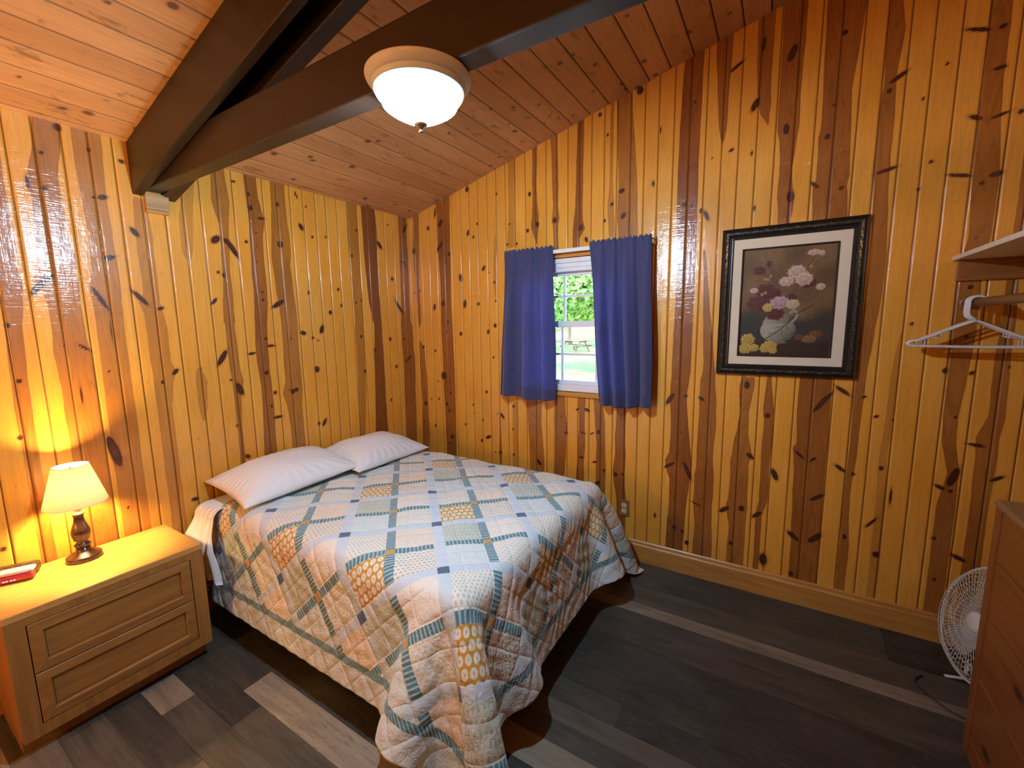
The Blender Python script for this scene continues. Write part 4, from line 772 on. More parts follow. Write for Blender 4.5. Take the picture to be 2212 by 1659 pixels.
# ------------------------------------------------------------------ framed still life
def paint(nx, nz):
    rng = np.random.RandomState(12)
    x = np.linspace(0, 1, nx); z = np.linspace(0, 1, nz)
    X, Zz = np.meshgrid(x, z, indexing='ij'); Yd = 1 - Zz       # Yd: 0 top .. 1 bottom
    def fn(fx, fy, s):
        r = np.random.RandomState(s); o = np.zeros_like(X)
        for k in range(7):
            a, c, d = r.uniform(-1, 1), r.uniform(-1, 1), r.uniform(0, 6.28)
            o += np.sin(2 * PI * (fx * a * X + fy * c * Yd) + d)
        return o / 7
    n1 = fn(3, 4, 1); n2 = fn(18, 22, 2); n3 = fn(60, 60, 3)
    lerp = lambda a, c, t: a + (c - a) * t[..., None]
    A = lambda *c: np.array(c, float)
    C = lerp(A(.24, .135, .052), A(.13, .068, .024), np.clip(.5 + n1 * 1.2, 0, 1))
    C = lerp(C, np.broadcast_to(A(.025, .030, .028), C.shape), np.clip((Yd - .56 + n1 * .12) / .12, 0, 1) * np.clip((.96 - Yd) / .1, 0, 1) * .9)
    tb = np.clip((Yd - .84 + n2 * .012) / .04, 0, 1)
    C = lerp(C, np.broadcast_to(A(.040, .018, .011), C.shape), tb)
    C = C * (1 + .16 * n2 + .12 * n3)[..., None]
    def blob(cx, cy, rx, ry, col, hi, seed, pet=9, rough=.16, alpha=1.):
        dx = (X - cx) / rx; dy = (Yd - cy) / ry
        r = np.hypot(dx, dy); a = np.arctan2(dy, dx)
        rg = np.random.RandomState(seed); p1, p2 = rg.uniform(0, 6, 2)
        edge = 1 + rough * .45 * np.sin(a * pet + p1 + 2 * np.sin(a * 2 + p2)) + rough * .3 * np.sin(a * (pet * 2 + 1) + p2)
        m = np.clip((edge - r) / .12, 0, 1) * alpha
        tex = .5 + .5 * np.sin(r * 11 + 1.6 * np.sin(a * pet + p1) + 2.2 * fn(25, 25, seed + 50))
        lit = np.clip(.62 - .35 * dx - .45 * dy, 0, 1)
        col2 = lerp(np.broadcast_to(A(*col), C.shape), np.broadcast_to(A(*hi), C.shape), np.clip(tex * .75 + lit * .45 - .1, 0, 1))
        return lerp(C, col2, m)
    def stem(pts, w, col):
        nonlocal C
        d = np.full(X.shape, 9.)
        for (ax, ay), (bx, by) in zip(pts[:-1], pts[1:]):
            vx, vy = (bx - ax), (by - ay) * 1.37
            t = np.clip(((X - ax) * vx + (Yd - ay) * 1.37 * vy) / (vx * vx + vy * vy + 1e-9), 0, 1)
            d = np.minimum(d, np.hypot(X - ax - t * vx, (Yd - ay) * 1.37 - t * vy))
        C = lerp(C, np.broadcast_to(A(*col), C.shape), np.clip((w - d) / .004, 0, 1))
    G = (.085, .065, .025)
    for p in ([(.42, .6), (.30, .30), (.24, .20)], [(.45, .6), (.36, .3), (.33, .13)], [(.5, .55), (.6, .35), (.7, .2), (.8, .08)], [(.5, .55), (.68, .42), (.86, .36)], [(.5, .5), (.62, .4), (.6, .3)], [(.48, .56), (.4, .34), (.42, .25)], [(.5, .56), (.7, .45), (.8, .40)], [(.66, .26), (.78, .17), (.9, .12)], [(.6, .45), (.72, .5), (.8, .46)], [(.44, .5), (.35, .42), (.25, .38)]):
        stem(p, .006, G)
    # white jug: bowl, neck, handle, foot
    dx = (X - .44) / .195; dy = (Yd - .755) / .115
    r = np.hypot(dx, dy); m = np.clip((1 - r) / .04, 0, 1)
    sh = np.clip(.78 - .55 * dx - .38 * dy + .10 * n2, 0, 1)
    jug = lerp(np.broadcast_to(A(.055, .045, .026), C.shape), np.broadcast_to(A(.46, .42, .32), C.shape), sh)
    C = lerp(C, jug, m)
    nk = np.clip((.115 + .05 * np.clip((Yd - .62) / .06, 0, 1) - np.abs(X - .43)) / .01, 0, 1) * np.clip((Yd - .60) / .01, 0, 1) * np.clip((.70 - Yd) / .01, 0, 1)
    C = lerp(C, lerp(np.broadcast_to(A(.10, .085, .05), C.shape), np.broadcast_to(A(.42, .38, .28), C.shape), np.clip(.7 - (X - .43) * 3.5, 0, 1)), nk)
    stem([(.56, .60), (.60, .575), (.635, .60), (.625, .645), (.585, .685)], .016, (.36, .33, .25))
    C = lerp(C, np.broadcast_to(A(.20, .17, .12), C.shape), np.clip((1 - np.hypot((X - .44) / .11, (Yd - .868) / .012)) / .1, 0, 1))
    dkl = (.03, .033, .015)
    stem([(.26, .86), (.42, .78), (.52, .71), (.62, .61), (.78, .535)], .007, dkl)
    for p in ([(.44, .77), (.34, .79)], [(.5, .72), (.40, .735)], [(.48, .75), (.49, .80)], [(.53, .70), (.55, .755)], [(.7, .57), (.72, .60)]): stem(p, .005, dkl)
    dr, drh = (.065, .010, .012), (.15, .028, .026)
    for i, (cx, cy, rx, ry) in enumerate([(.28, .40, .12, .075), (.17, .50, .10, .060), (.27, .52, .10, .062), (.40, .60, .105, .068), (.38, .42, .075, .05), (.20, .205, .075, .040), (.30, .15, .03, .035), (.56, .46, .06, .035), (.75, .33, .06, .045), (.71, .355, .05, .03)]):
        C = blob(cx, cy, rx, ry, dr, drh, 20 + i, 8)
    wp, wph = (.40, .22, .17), (.80, .60, .50)
    for i, (cx, cy, rx, ry) in enumerate([(.60, .235, .10, .062), (.50, .315, .085, .045), (.68, .30, .095, .062), (.155, .385, .05, .026), (.76, .075, .07, .028), (.84, .085, .03, .025), (.85, .375, .05, .032)]):
        C = blob(cx, cy, rx, ry, wp, wph, 40 + i, 10, .2)
    C = blob(.445, .505, .115, .062, (.30, .15, .16), (.66, .45, .46), 61, 11, .2)
    C = blob(.58, .52, .075, .045, (.36, .30, .14), (.66, .60, .36), 62, 9, .2)
    C = blob(.315, .545, .058, .042, (.40, .25, .04), (.70, .52, .16), 63, 7)
    for i, (cx, cy, rx, ry) in enumerate([(.115, .845, .085, .06), (.085, .93, .085, .05), (.19, .92, .06, .038), (.36, .905, .09, .055), (.31, .93, .06, .036), (.40, .945, .05, .03)]):
        C = blob(cx, cy, rx, ry, (.34, .20, .02), (.72, .50, .12), 70 + i, 9, .22)
    for i, (cx, cy, rx, ry, c1, c2) in enumerate([(.84, .79, .075, .035, (.10, .03, .01), (.26, .09, .03)), (.77, .835, .085, .036, (.14, .065, .02), (.34, .18, .07)), (.67, .82, .05, .03, (.09, .03, .012), (.20, .08, .04))]):
        C = blob(cx, cy, rx, ry, c1, c2, 80 + i, 9)
    for (cx, cy) in ((.245, .425), (.28, .41), (.27, .285), (.30, .29), (.33, .26), (.74, .195)): C = blob(cx, cy, .018, .016, (.25, .15, .04), (.5, .34, .12), int(cx * 900), 5)
    return np.clip(C, .002, 1) * .85

def mat_paint():
    s = S('oil_print'); c = s.attr('paint', True); o = s.obj()
    br = s.noise(s.scale(o, (220., 220., 220.)), 1., 3)
    return s.done(s.bsdf(s.mix(s.lin(br, .3, .7, 0., .25), c, (.03, .018, .01)), .5, .3))

def make_picture():
    cx0, cx1, cz0, cz1 = 2.361, 2.992, 1.275, 2.061
    t = thing('framed_picture', 'flower still life in a carved black frame on the pine wall', 'picture', ((cx0 + cx1) / 2, -.001, cz0))
    ox, oz = -(cx0 + cx1) / 2, -cz0
    def ring(name, mat, x0, x1, z0, z1, prof):
        """mitred moulding: prof = [(inset, depth toward the room)]"""
        o = B(); v = []; k = len(prof)
        for (sx, sz) in ((0, 0), (1, 0), (1, 1), (0, 1)):
            for (ins, dp) in prof:
                v.append(((x1 - ins if sx else x0 + ins) + ox, -dp, (z1 - ins if sz else z0 + ins) + oz))
        f = []
        for c in range(4):
            d = (c + 1) % 4
            for i in range(k): f.append((c * k + i, c * k + (i + 1) % k, d * k + (i + 1) % k, d * k + i))
        o.add(v, f)
        return o
    W = .058
    fr = ring('f', None, cx0, cx1, cz0, cz1, [(0, 0), (0, .022), (.004, .027), (.008, .024), (.012, .026), (.022, .033), (.032, .032), (.040, .024), (.044, .026), (.048, .021), (.053, .022), (W, .016), (W, .001)])
    fo = fr.make('frame', [M['frame']], t)
    bm = bmesh.new(); bm.from_mesh(fo.data); bmesh.ops.recalc_face_normals(bm, faces=bm.faces); bm.to_mesh(fo.data); bm.free()
    # carved relief: beads, leaves and scrolls along every side
    orn = B(); rg = random.Random(3)
    def relief(p, q, inward):
        L = (Vector(q) - Vector(p)).length; d = (Vector(q) - Vector(p)).normalized(); n = int(L / .044)
        for i in range(n):
            c = Vector(p) + d * (L * (i + .5) / n)
            a = math.atan2(d.z, d.x)
            Rm = lambda e: Matrix.Rotation(-a - e, 4, 'Y')
            orn.ell((c.x, -.0335, c.z), (.0060, .0038, .0046), 8, 1, Rm(.3))
            for sgn in (-1, 1):
                cc = c + d * (sgn * .0125) + Vector(inward) * (sgn * .004)
                orn.ell((cc.x, -.032, cc.z), (.0090, .0032, .0034), 8, 0 if (i + sgn) % 3 else 1, Rm(.55 * sgn))
                c3 = c + d * (sgn * .019) - Vector(inward) * (sgn * .006)
                orn.ell((c3.x, -.0315, c3.z), (.0045, .003, .0026), 6, 0, Rm(-.8 * sgn))
    i_ = .026
    X0, X1, Z0, Z1 = cx0 + i_ + ox, cx1 - i_ + ox, cz0 + i_ + oz, cz1 - i_ + oz
    relief((X0, 0, Z0), (X1, 0, Z0), (0, 0, 1)); relief((X0, 0, Z1), (X1, 0, Z1), (0, 0, -1))
    relief((X0, 0, Z0 + .02), (X0, 0, Z1 - .02), (1, 0, 0)); relief((X1, 0, Z0 + .02), (X1, 0, Z1 - .02), (-1, 0, 0))
    orn.make('carved_relief', [M['frame'], M['frameg']], fo)['label'] = 'carved leaf and bead relief with rubbed gold tips'
    mx0, mx1, mz0, mz1 = cx0 + W - .004, cx1 - W + .004, cz0 + W - .004, cz1 - W + .004
    ax0, ax1, az0, az1 = 2.462, 2.884, 1.378, 1.951
    o = B()
    for (a, c, e, g) in ((mx0, mx1, mz0, az0), (mx0, mx1, az1, mz1), (mx0, ax0, az0, az1), (ax1, mx1, az0, az1)):
        o.box(a + ox, c + ox, -.0125, -.006, e + oz, g + oz)
    o.make('mat_board', M['mat'], t)['label'] = 'cream mat'
    fl = ring('l', None, ax0 - .001, ax1 + .001, az0 - .001, az1 + .001, [(0, .0120), (0, .0165), (.004, .0175), (.009, .0145), (.009, .006)])
    flo = fl.make('fillet', M['fillet'], t)
    bm = bmesh.new(); bm.from_mesh(flo.data); bmesh.ops.recalc_face_normals(bm, faces=bm.faces); bm.to_mesh(flo.data); bm.free()
    nx, nz = 190, 258
    col = paint(nx, nz)
    xs = np.linspace(ax0, ax1, nx) + ox; zs = np.linspace(az0, az1, nz) + oz
    Xg, Zg = np.meshgrid(xs, zs, indexing='ij')
    P = np.stack([Xg, np.full_like(Xg, -.0095), Zg], -1)
    grid_mesh('painting', P, mat_paint(), t, None, dict(paint=col))['label'] = 'still life of pale, dark red and yellow flowers around a white jug'
    bk = B(); bk.box(cx0 + .012 + ox, cx1 - .012 + ox, -.0055, -.0003, cz0 + .012 + oz, cz1 - .012 + oz); bk.make('backing_board', M['fillet'], t)
make_picture()

# ------------------------------------------------------------------ bed
def rbox(x0, x1, y0, y1, z0, z1, r, seg=5):
    b = B(); b.box(x0, x1, y0, y1, z0, z1, r, seg=seg); b.sm = [True] * len(b.f); return b
bed = thing('bed', 'double bed in the corner, made up with quilt and pillows', 'bed', (.93, -1.04, 0))
def rel(o, t):
    o.location = -Vector(t.location); return o
rel(rbox(.05, 1.80, -1.685, -.385, .37, .628, .05).make('mattress', M['ticking'], bed), bed)
rel(rbox(.06, 1.79, -1.68, -.39, .17, .368, .015).make('box_spring', M['ticking'], bed), bed)
b = B(); b.box(.06, 1.79, -1.655, -1.615, .12, .168, .003); b.box(.06, 1.79, -.455, -.415, .12, .168, .003); b.box(.06, .10, -1.615, -.455, .12, .168); b.box(1.75, 1.79, -1.615, -.455, .12, .168)
rel(b.make('bed_frame', M['black'], bed), bed)
for lx in (.12, 1.70):
    for ly in (-1.64, -.44):
        b = B(); b.lathe([(.022, 0.001), (.026, .006), (.024, .03), (.019, .12)], 16, c=(lx, ly, 0)); rel(b.make('leg', M['black'], bed), bed)

# quilt: a cloth grid let fall over the bed (position based dynamics), then smoothed
def drape_quilt():
    h=.03
    u=np.arange(.20,2.27+1e-6,h); v=np.arange(-2.16,.08+1e-6,h)
    nu,nv=len(u),len(v)
    U,V=np.meshgrid(u,v,indexing='ij')
    zt=.640
    P=np.stack([U,V,np.full_like(U,zt)],-1).reshape(-1,3)
    rng=np.random.RandomState(4)
    P[:,2]+=rng.uniform(-.002,.002,len(P))
    BX1,BY0,BY1=1.815,-1.695,-.375   # bed sides
    r=.055
    fixed=((U<BX1-.09)&(V>BY0+.08)&(V<BY1-.08)).reshape(-1)
    w=np.where(fixed,0.,1.)
    idx=np.arange(nu*nv).reshape(nu,nv)
    cols=[]
    def add(a,b,rest,k):
        cols.append((a.ravel(),b.ravel(),rest,k))
    for s in (0,1):
        n=(nu-s)//2; add(idx[s:s+2*n:2],idx[s+1:s+2*n:2],h,1.)
        n=(nv-s)//2; add(idx[:,s:s+2*n:2],idx[:,s+1:s+2*n:2],h,1.)
    d=h*2**.5
    for s in (0,1):
        n=(nu-s)//2
        a=idx[s:s+2*n:2];b=idx[s+1:s+2*n:2]
        add(a[:,:-1],b[:,1:],d,.5); add(a[:,1:],b[:,:-1],d,.5)
    for step,k in ((2,.3),(4,.12)):
        for s in range(2):
            ii=[i for i in range(nu-step) if (i//step)%2==s]; add(idx[ii],idx[[i+step for i in ii]],h*step,k)
            jj=[j for j in range(nv-step) if (j//step)%2==s]; add(idx[:,jj],idx[:,[j+step for j in jj]],h*step,k)
    c=np.array([(BX1-1.0)/2,(BY0+BY1)/2,zt/2-.2]); hs=np.array([(BX1+1.0)/2,(BY1-BY0)/2,zt/2+.2])
    hs_i=hs-r
    Q=P.copy()
    g=np.array([0,0,-9.8])*(1/60.)**2
    for st in range(260):
        vel=(P-Q)*.965
        Q=P.copy()
        P=P+(vel+g*.5)*w[:,None]
        for it in range(14):
            for a,b,rest,k in cols:
                dd=P[b]-P[a]; L=np.sqrt((dd*dd).sum(1))+1e-9
                wa=w[a];wb=w[b]; ws=wa+wb; ws[ws==0]=1
                cdiff=(L-rest)/L/ws*k
                dd*=cdiff[:,None]
                P[a]+=dd*wa[:,None]; P[b]-=dd*wb[:,None]
            # mattress collision
            fl_=np.clip(zt-P[:,2],0,.6)*.16; q=P-c; q=q-np.sign(q)*np.stack([fl_*(q[:,0]>0),fl_*(q[:,1]<0),fl_*0],1); m=np.abs(q)-hs_i; mo=np.maximum(m,0); L=np.sqrt((mo*mo).sum(1))
            pen=(L<r)&(m.max(1)>-.12)&(w>0)
            out=pen&(L>1e-6)
            if out.any():
                n=mo[out]/L[out][:,None]*np.sign(q[out])
                P[out]+=n*(r-L[out])[:,None]
                Q[out]+=(P[out]-Q[out])*.25
            ins=pen&(L<=1e-6)
            P[ins,2]=zt
            fl=P[:,2]<.012
            P[fl,2]=.012
            Q[fl,:2]=P[fl,:2]*.6+Q[fl,:2]*.4
            P[:,1]=np.minimum(P[:,1],-.03)
    return U,V,P.reshape(nu,nv,3)

def make_quilt():
    P = drape_quilt()[2]; nu, nv = P.shape[:2]
    def up(A, k):      # Catmull-Rom upsampling along axis 0
        m = A.shape[0]; t = np.linspace(0, m - 1, (m - 1) * k + 1); i = np.minimum(t.astype(int), m - 2); f = (t - i).reshape((-1,) + (1,) * (A.ndim - 1))
        g = lambda j: A[np.clip(j, 0, m - 1)]
        p0, p1, p2, p3 = g(i - 1), g(i), g(i + 1), g(i + 2)
        return .5 * (2 * p1 + (p2 - p0) * f + (2 * p0 - 5 * p1 + 4 * p2 - p3) * f ** 2 + (3 * p1 - p0 - 3 * p2 + p3) * f ** 3)
    K = 4
    P = up(P, K); P = np.swapaxes(up(np.swapaxes(P, 0, 1), K), 0, 1)
    mu, mv = P.shape[:2]
    u = .20 + .03 * np.linspace(0, nu - 1, mu); v = -2.16 + .03 * np.linspace(0, nv - 1, mv)
    U, V = np.meshgrid(u, v, indexing='ij')
    # gentle crown and rumples on the top
    rum = .004 * np.sin(U * 9 + 2 * np.sin(V * 5)) * np.sin(V * 7 + 1) + .003 * np.sin(U * 21 + V * 13)
    top = np.clip((P[..., 2] - .56) / .07, 0, 1)
    crown = .016 * np.clip(1 - ((U - .95) / .9) ** 2, 0, 1) * np.clip(1 - ((V + 1.03) / .68) ** 2, 0, 1)
    P[..., 2] += top * (rum + crown + .003)
    # puffed quilting on the hanging sides
    nrm = np.cross(np.gradient(P, axis=0), np.gradient(P, axis=1)); nrm /= np.linalg.norm(nrm, axis=-1, keepdims=True) + 1e-9
    pk = (np.sin(U * 61 + 3 * np.sin(V * 17)) * np.sin(V * 67 + 2 * np.sin(U * 23)))
    P += nrm * (pk * .0022 * (1 - .6 * top))[..., None]
    hem = np.minimum(np.minimum(U - u[0] + .0, u[-1] - U), np.minimum(V - v[0], v[-1] - V))
    # rounded hem corner keeps the pale border; head edge has only a teal binding strip
    hem = np.minimum(np.minimum(u[-1] - U, V - v[0]), v[-1] - V)
    hem = np.where(U - u[0] < .03, .11, hem)
    o = grid_mesh('quilt', P, M['quilt'], None, None, dict(qu=U, qv=V, hem=hem))
    md = o.modifiers.new('loft', 'SOLIDIFY'); md.thickness = .006; md.offset = 1
    tag(o, 'pale blue, gold and cream patchwork quilt draped over the bed', 'quilt')
make_quilt()

# white sheet over the head end, its edge hanging down the side
def make_sheet():
    n, m = 60, 120
    s_ = np.linspace(0, 1, n); t_ = np.linspace(0, 1, m)
    Sx, T = np.meshgrid(s_, t_, indexing='ij')
    L = 1.68; d = T * L                      # distance from the far edge across the top, then down the side
    ytop = 1.26; r = .055
    y = np.zeros_like(d); z = np.zeros_like(d)
    a = np.clip((d - ytop) / r, 0, PI / 2)
    y = -.43 - np.minimum(d, ytop) - np.sin(a) * r
    z = .634 - (1 - np.cos(a)) * r
    dn = np.clip(d - ytop - r * PI / 2, 0, None)
    z -= dn
    x = .04 + .19 * Sx + dn * .36 * Sx + .05 * dn
    wob = np.sin(Sx * 21 + 2 * np.sin(d * 9)) * .012 + np.sin(Sx * 47 + d * 5) * .004
    y -= np.clip(dn / .15, 0, 1) * (wob + .048)
    y -= .028 * np.exp(-((dn - .09) / .07) ** 2) * np.clip(1 - Sx * 1.4, 0, 1)     # soft bulge of the tucked corner
    z += .02 * Sx * np.clip(dn / .1, 0, 1) + .003 * np.sin(Sx * 30 + d * 8)
    z = np.maximum(z, .30)
    o = grid_mesh('bed_sheet', np.stack([x, y, z], -1), M['sheet'], None, None, None, flip=True)
    md = o.modifiers.new('thick', 'SOLIDIFY'); md.thickness = .0025; md.offset = 0
    tag(o, 'white bed sheet hanging from the mattress beside the bedside table', 'sheet')
make_sheet()

ZREST = .664
def pillow(label, c, a, bb, h, rx, ry, rz, seed):
    n = 64
    u = np.linspace(-1, 1, n); U, V = np.meshgrid(u, u, indexing='ij')
    rg = np.random.RandomState(seed)
    f = lambda q: np.clip(1 - np.abs(q) ** 2.4, 0, 1) ** .62
    ex = f(U) * f(V)
    px = a * U * (1 - .075 * (1 - V ** 2)); py = bb * V * (1 - .065 * (1 - U ** 2))
    wr = np.zeros_like(U)
    for k in range(14):
        ang = rg.uniform(0, PI); fr = rg.uniform(3, 9); w = rg.uniform(.6, 1)
        wr += w * np.sin(fr * (U * math.cos(ang) + V * math.sin(ang)) + rg.uniform(0, 6) + 1.3 * np.sin(2.3 * U + k))
    wr = wr / 14 * .012
    edge = np.clip((np.maximum(np.abs(U), np.abs(V)) - .55) / .45, 0, 1)
    pucker = .006 * edge * np.sin(np.arctan2(V, U) * 34 + 2 * np.sin(5 * U))
    top = np.stack([px, py, h * ex + wr * ex * 2 + pucker * np.sqrt(ex)], -1)
    bot = np.stack([px, py, -.55 * h * ex], -1)[::-1]
    P = np.concatenate([top, bot[1:]], 0)
    R3 = np.array(Matrix.Rotation(rz, 3, 'Z') @ Matrix.Rotation(ry, 3, 'Y') @ Matrix.Rotation(rx, 3, 'X'))
    P = P @ R3.T
    lo = ZREST - c[2]
    P[..., 2] = np.where(P[..., 2] < lo + .02, lo + np.log1p(np.exp(np.clip((P[..., 2] - lo) / .006, -40, 8))) * .006, P[..., 2])
    o = grid_mesh('pillow', P, M['cotton'], None, None, None)
    bm = bmesh.new(); bm.from_mesh(o.data); bmesh.ops.remove_doubles(bm, verts=bm.verts, dist=.0006); bmesh.ops.recalc_face_normals(bm, faces=bm.faces); bm.to_mesh(o.data); bm.free()
    o.location = c
    # folded seam along the open end of the case
    tag(o, label, 'pillow', 'white pillows at the bed head')
    return o
pillow('white pillow nearer the bedside lamp, lying over the edge of its neighbour', (.250, -1.350, .724), .235, .340, .110, math.radians(3), math.radians(6), math.radians(-3), 2)
pillow('white pillow nearer the window wall, tucked under its neighbour', (.300, -.762, .706), .235, .325, .116, math.radians(-1), math.radians(4), math.radians(2), 7)

# ------------------------------------------------------------------ bedside table
def make_nightstand():
    x1 = .425; x0 = .025; y0, y1 = -2.497, -1.880; zt = .578; zb = .083
    t = thing('nightstand', 'honey oak two-drawer bedside table with lamp on it', 'nightstand', ((x0 + x1) / 2, (y0 + y1) / 2, 0))
    P = lambda o: rel(o, t)
    b = B(); b.box(x0, x1 - .002, y0, y1, zt - .028, zt, .003); P(b.make('top', M['oaktop'], t))
    b = B()
    b.box(x0, x1 - .022, y0 + .001, y0 + .018, zb, zt - .0285); b.box(x0, x1 - .022, y1 - .018, y1 - .001, zb, zt - .0285); b.box(x0, x1 - .022, y0 + .018, y1 - .018, zb, zb + .016); b.box(x0, x0 + .008, y0 + .018, y1 - .018, zb + .016, zt - .0285)
    P(b.make('carcass', M['oakv'], t))
    # mitred face frame
    fw = .052; b = B()
    zf1 = zt - .0285
    def quad_prism(pts):
        v = [(x1 - .0215, p[0], p[1]) for p in pts] + [(x1 - .001, p[0], p[1]) for p in pts]
        k = len(pts); b.add(v, [tuple(range(k))[::-1], tuple(range(k, 2 * k))] + [(i, (i + 1) % k, k + (i + 1) % k, k + i) for i in range(k)])
    top_in = zf1 - .026; bot_in = zb + .045
    quad_prism([(y0 + .001, zb), (y0 + fw, bot_in), (y0 + fw, top_in), (y0 + .001, zf1)])
    quad_prism([(y1 - .001, zf1), (y1 - fw, top_in), (y1 - fw, bot_in), (y1 - .001, zb)])
    quad_prism([(y0 + .001, zf1), (y0 + fw, top_in), (y1 - fw, top_in), (y1 - .001, zf1)])
    quad_prism([(y1 - .001, zb), (y1 - fw, bot_in), (y0 + fw, bot_in), (y0 + .001, zb)])
    fo = P(b.make('face_frame', M['oakv'], t))
    bm = bmesh.new(); bm.from_mesh(fo.data); bmesh.ops.recalc_face_normals(bm, faces=bm.faces); bm.to_mesh(fo.data); bm.free()
    mid = (bot_in + top_in) / 2
    for (za, zc) in ((mid + .002, top_in - .003), (bot_in + .003, mid - .002)):
        ya, yb = y0 + fw + .003, y1 - fw - .003
        # sloped picture-frame drawer front: rings of (inset, x)
        rings = [(0, x1 - .021), (0, x1 - .002), (.0015, x1 - .0005), (.0335, x1 + .0025), (.0360, x1 + .0015), (.0400, x1 - .0060), (.0405, x1 - .013), (.0405, x1 - .0135)]
        b = B(); v = []; f = []
        for ins, xx in rings:
            v += [(xx, ya + ins, za + ins), (xx, yb - ins, za + ins), (xx, yb - ins, zc - ins), (xx, ya + ins, zc - ins)]
        for i in range(len(rings) - 1):
            for k in range(4): f.append((i * 4 + k, i * 4 + (k + 1) % 4, i * 4 + 4 + (k + 1) % 4, i * 4 + 4 + k))
        f.append((3, 2, 1, 0)); n = (len(rings) - 1) * 4; f.append((n, n + 1, n + 2, n + 3))
        b.add(v, f)
        d = P(b.make('drawer', M['oak'], t))
        ins = .0415; b = B(); b.box(x1 - .0128, x1 - .0085, ya + ins, yb - ins, za + ins, zc - ins, .001)
        pn = b.make('drawer_panel', M['oak'], d)
    b = B(); b.box(x0 + .02, x1 - .075, y0 + .004, y1 - .004, .0005, zb - .0005)
    P(b.make('plinth', M['oakv'], t))
    return t
make_nightstand()

# ------------------------------------------------------------------ bedside lamp
LX, LY, LZ = .118, -2.205, .5785
def make_lamp():
    t = thing('table_lamp', 'small bronze bedside lamp with lit cream shade', 'lamp', (LX, LY, LZ))
    b = B(); b.lathe([(.0, .0), (.058, .0), (.059, .004), (.059, .017), (.056, .021), (.050, .023), (.047, .027), (.040, .029), (.037, .033), (.028, .036), (.024, .040), (.024, .058)], 56)
    b.make('base', M['bronze'], t)
    b = B(); b.lathe([(.024, .058), (.027, .061), (.029, .066), (.026, .070), (.022, .073), (.019, .079), (.018, .083), (.021, .087), (.027, .089), (.026, .093), (.0295, .103), (.0325, .118), (.031, .133), (.025, .152), (.019, .170), (.0165, .186), (.0175, .197), (.0195, .202)], 48)
    b.make('turned_body', M['bronze'], t)
    b = B(); b.lathe([(.0195, .202), (.0215, .206), (.021, .209), (.014, .211), (.013, .218), (.0115, .222), (.0115, .245), (.016, .248), (.016, .285), (.0, .287)], 32)
    b.make('socket', M['brass'], t)
    # harp, shade with real cloth thickness, wire spider
    b = B()
    b.tube([(.012, 0, .225), (.035, 0, .25), (.042, 0, .30), (.035, 0, .36), (.0, 0, .405), (-.035, 0, .36), (-.042, 0, .30), (-.035, 0, .25), (-.012, 0, .225)], .0016, 6)
    for k in range(3):
        a = 2 * PI * k / 3 + .3; b.tube([(0, 0, .405), (.058 * math.cos(a), .058 * math.sin(a), .418)], .0014, 6)
    b.make('harp', M['brass'], t)
    b = B(); b.ell((0, 0, .407), (.006, .006, .010), 12); b.make('finial', M['brass'], t)
    b = B(); zb, zt, rb, rt = .252, .420, .103, .0585
    b.lathe([(rb, zb), (rb + .0008, zb + .002), (rt + .0008, zt - .002), (rt, zt), (rt - .0012, zt), (rt - .0012, zt - .002), (rb - .0012, zb + .002), (rb - .0012, zb), (rb, zb)], 72, cap=False)
    sh = b.make('lamp_shade', M['shade'], t); sh['label'] = 'lit cream cloth shade'
    for (r_, z_) in ((rb, zb), (rt, zt)):
        b = B(); b.tube([(r_ * math.cos(2 * PI * k / 60), r_ * math.sin(2 * PI * k / 60), z_) for k in range(60)], .0013, 6, closed=True)
        b.make('shade_rim', M['pinkwhite'], sh)
    b = B(); b.lathe([(.0, .346), (.015, .342), (.024, .330), (.026, .318), (.022, .304), (.014, .292), (.013, .287), (.0, .287)], 24)
    b.make('bulb', mat_emit('warm_bulb', (1., .70, .34), 55.), t)
make_lamp()

# ------------------------------------------------------------------ alarm clock
def make_clock():
    t = thing('alarm_clock', 'small dark alarm clock with a red front on the bedside table', 'clock', (.128, -2.412, .5785), math.radians(63))
    # local: x across the front, -y faces the room
    b = B(); b.box(-.082, .052, .006, .098, .003, .044, .014, seg=4); b.box(-.070, .042, .014, .088, .0, .004)
    b.sm = [True] * len(b.f); b.make('body', M['black'], t)
    b = B(); b.box(-.050, .054, -.006, .024, .003, .030, .007, seg=4); b.sm = [True] * len(b.f); b.make('front_panel', M['red'], t)['label'] = 'glossy red front'
    b = B(); b.box(-.049, .053, -.001, .042, .0302, .0465, .006, seg=4); b.sm = [True] * len(b.f); b.make('top_bar', M['pinkwhite'], t)['label'] = 'pale glossy bar over the front'
    b = B()
    for x in (-.032, -.023, -.011, -.002): b.box(x, x + .0066, -.0068, -.0059, .0115, .0150)
    b.make('display', M['digit'], t)
    for k in range(3):
        b = B(); b.box(-.05 + .032 * k, -.026 + .032 * k, .056, .068, .0435, .0455, .001); b.make('button', M['black'], t)
make_clock()

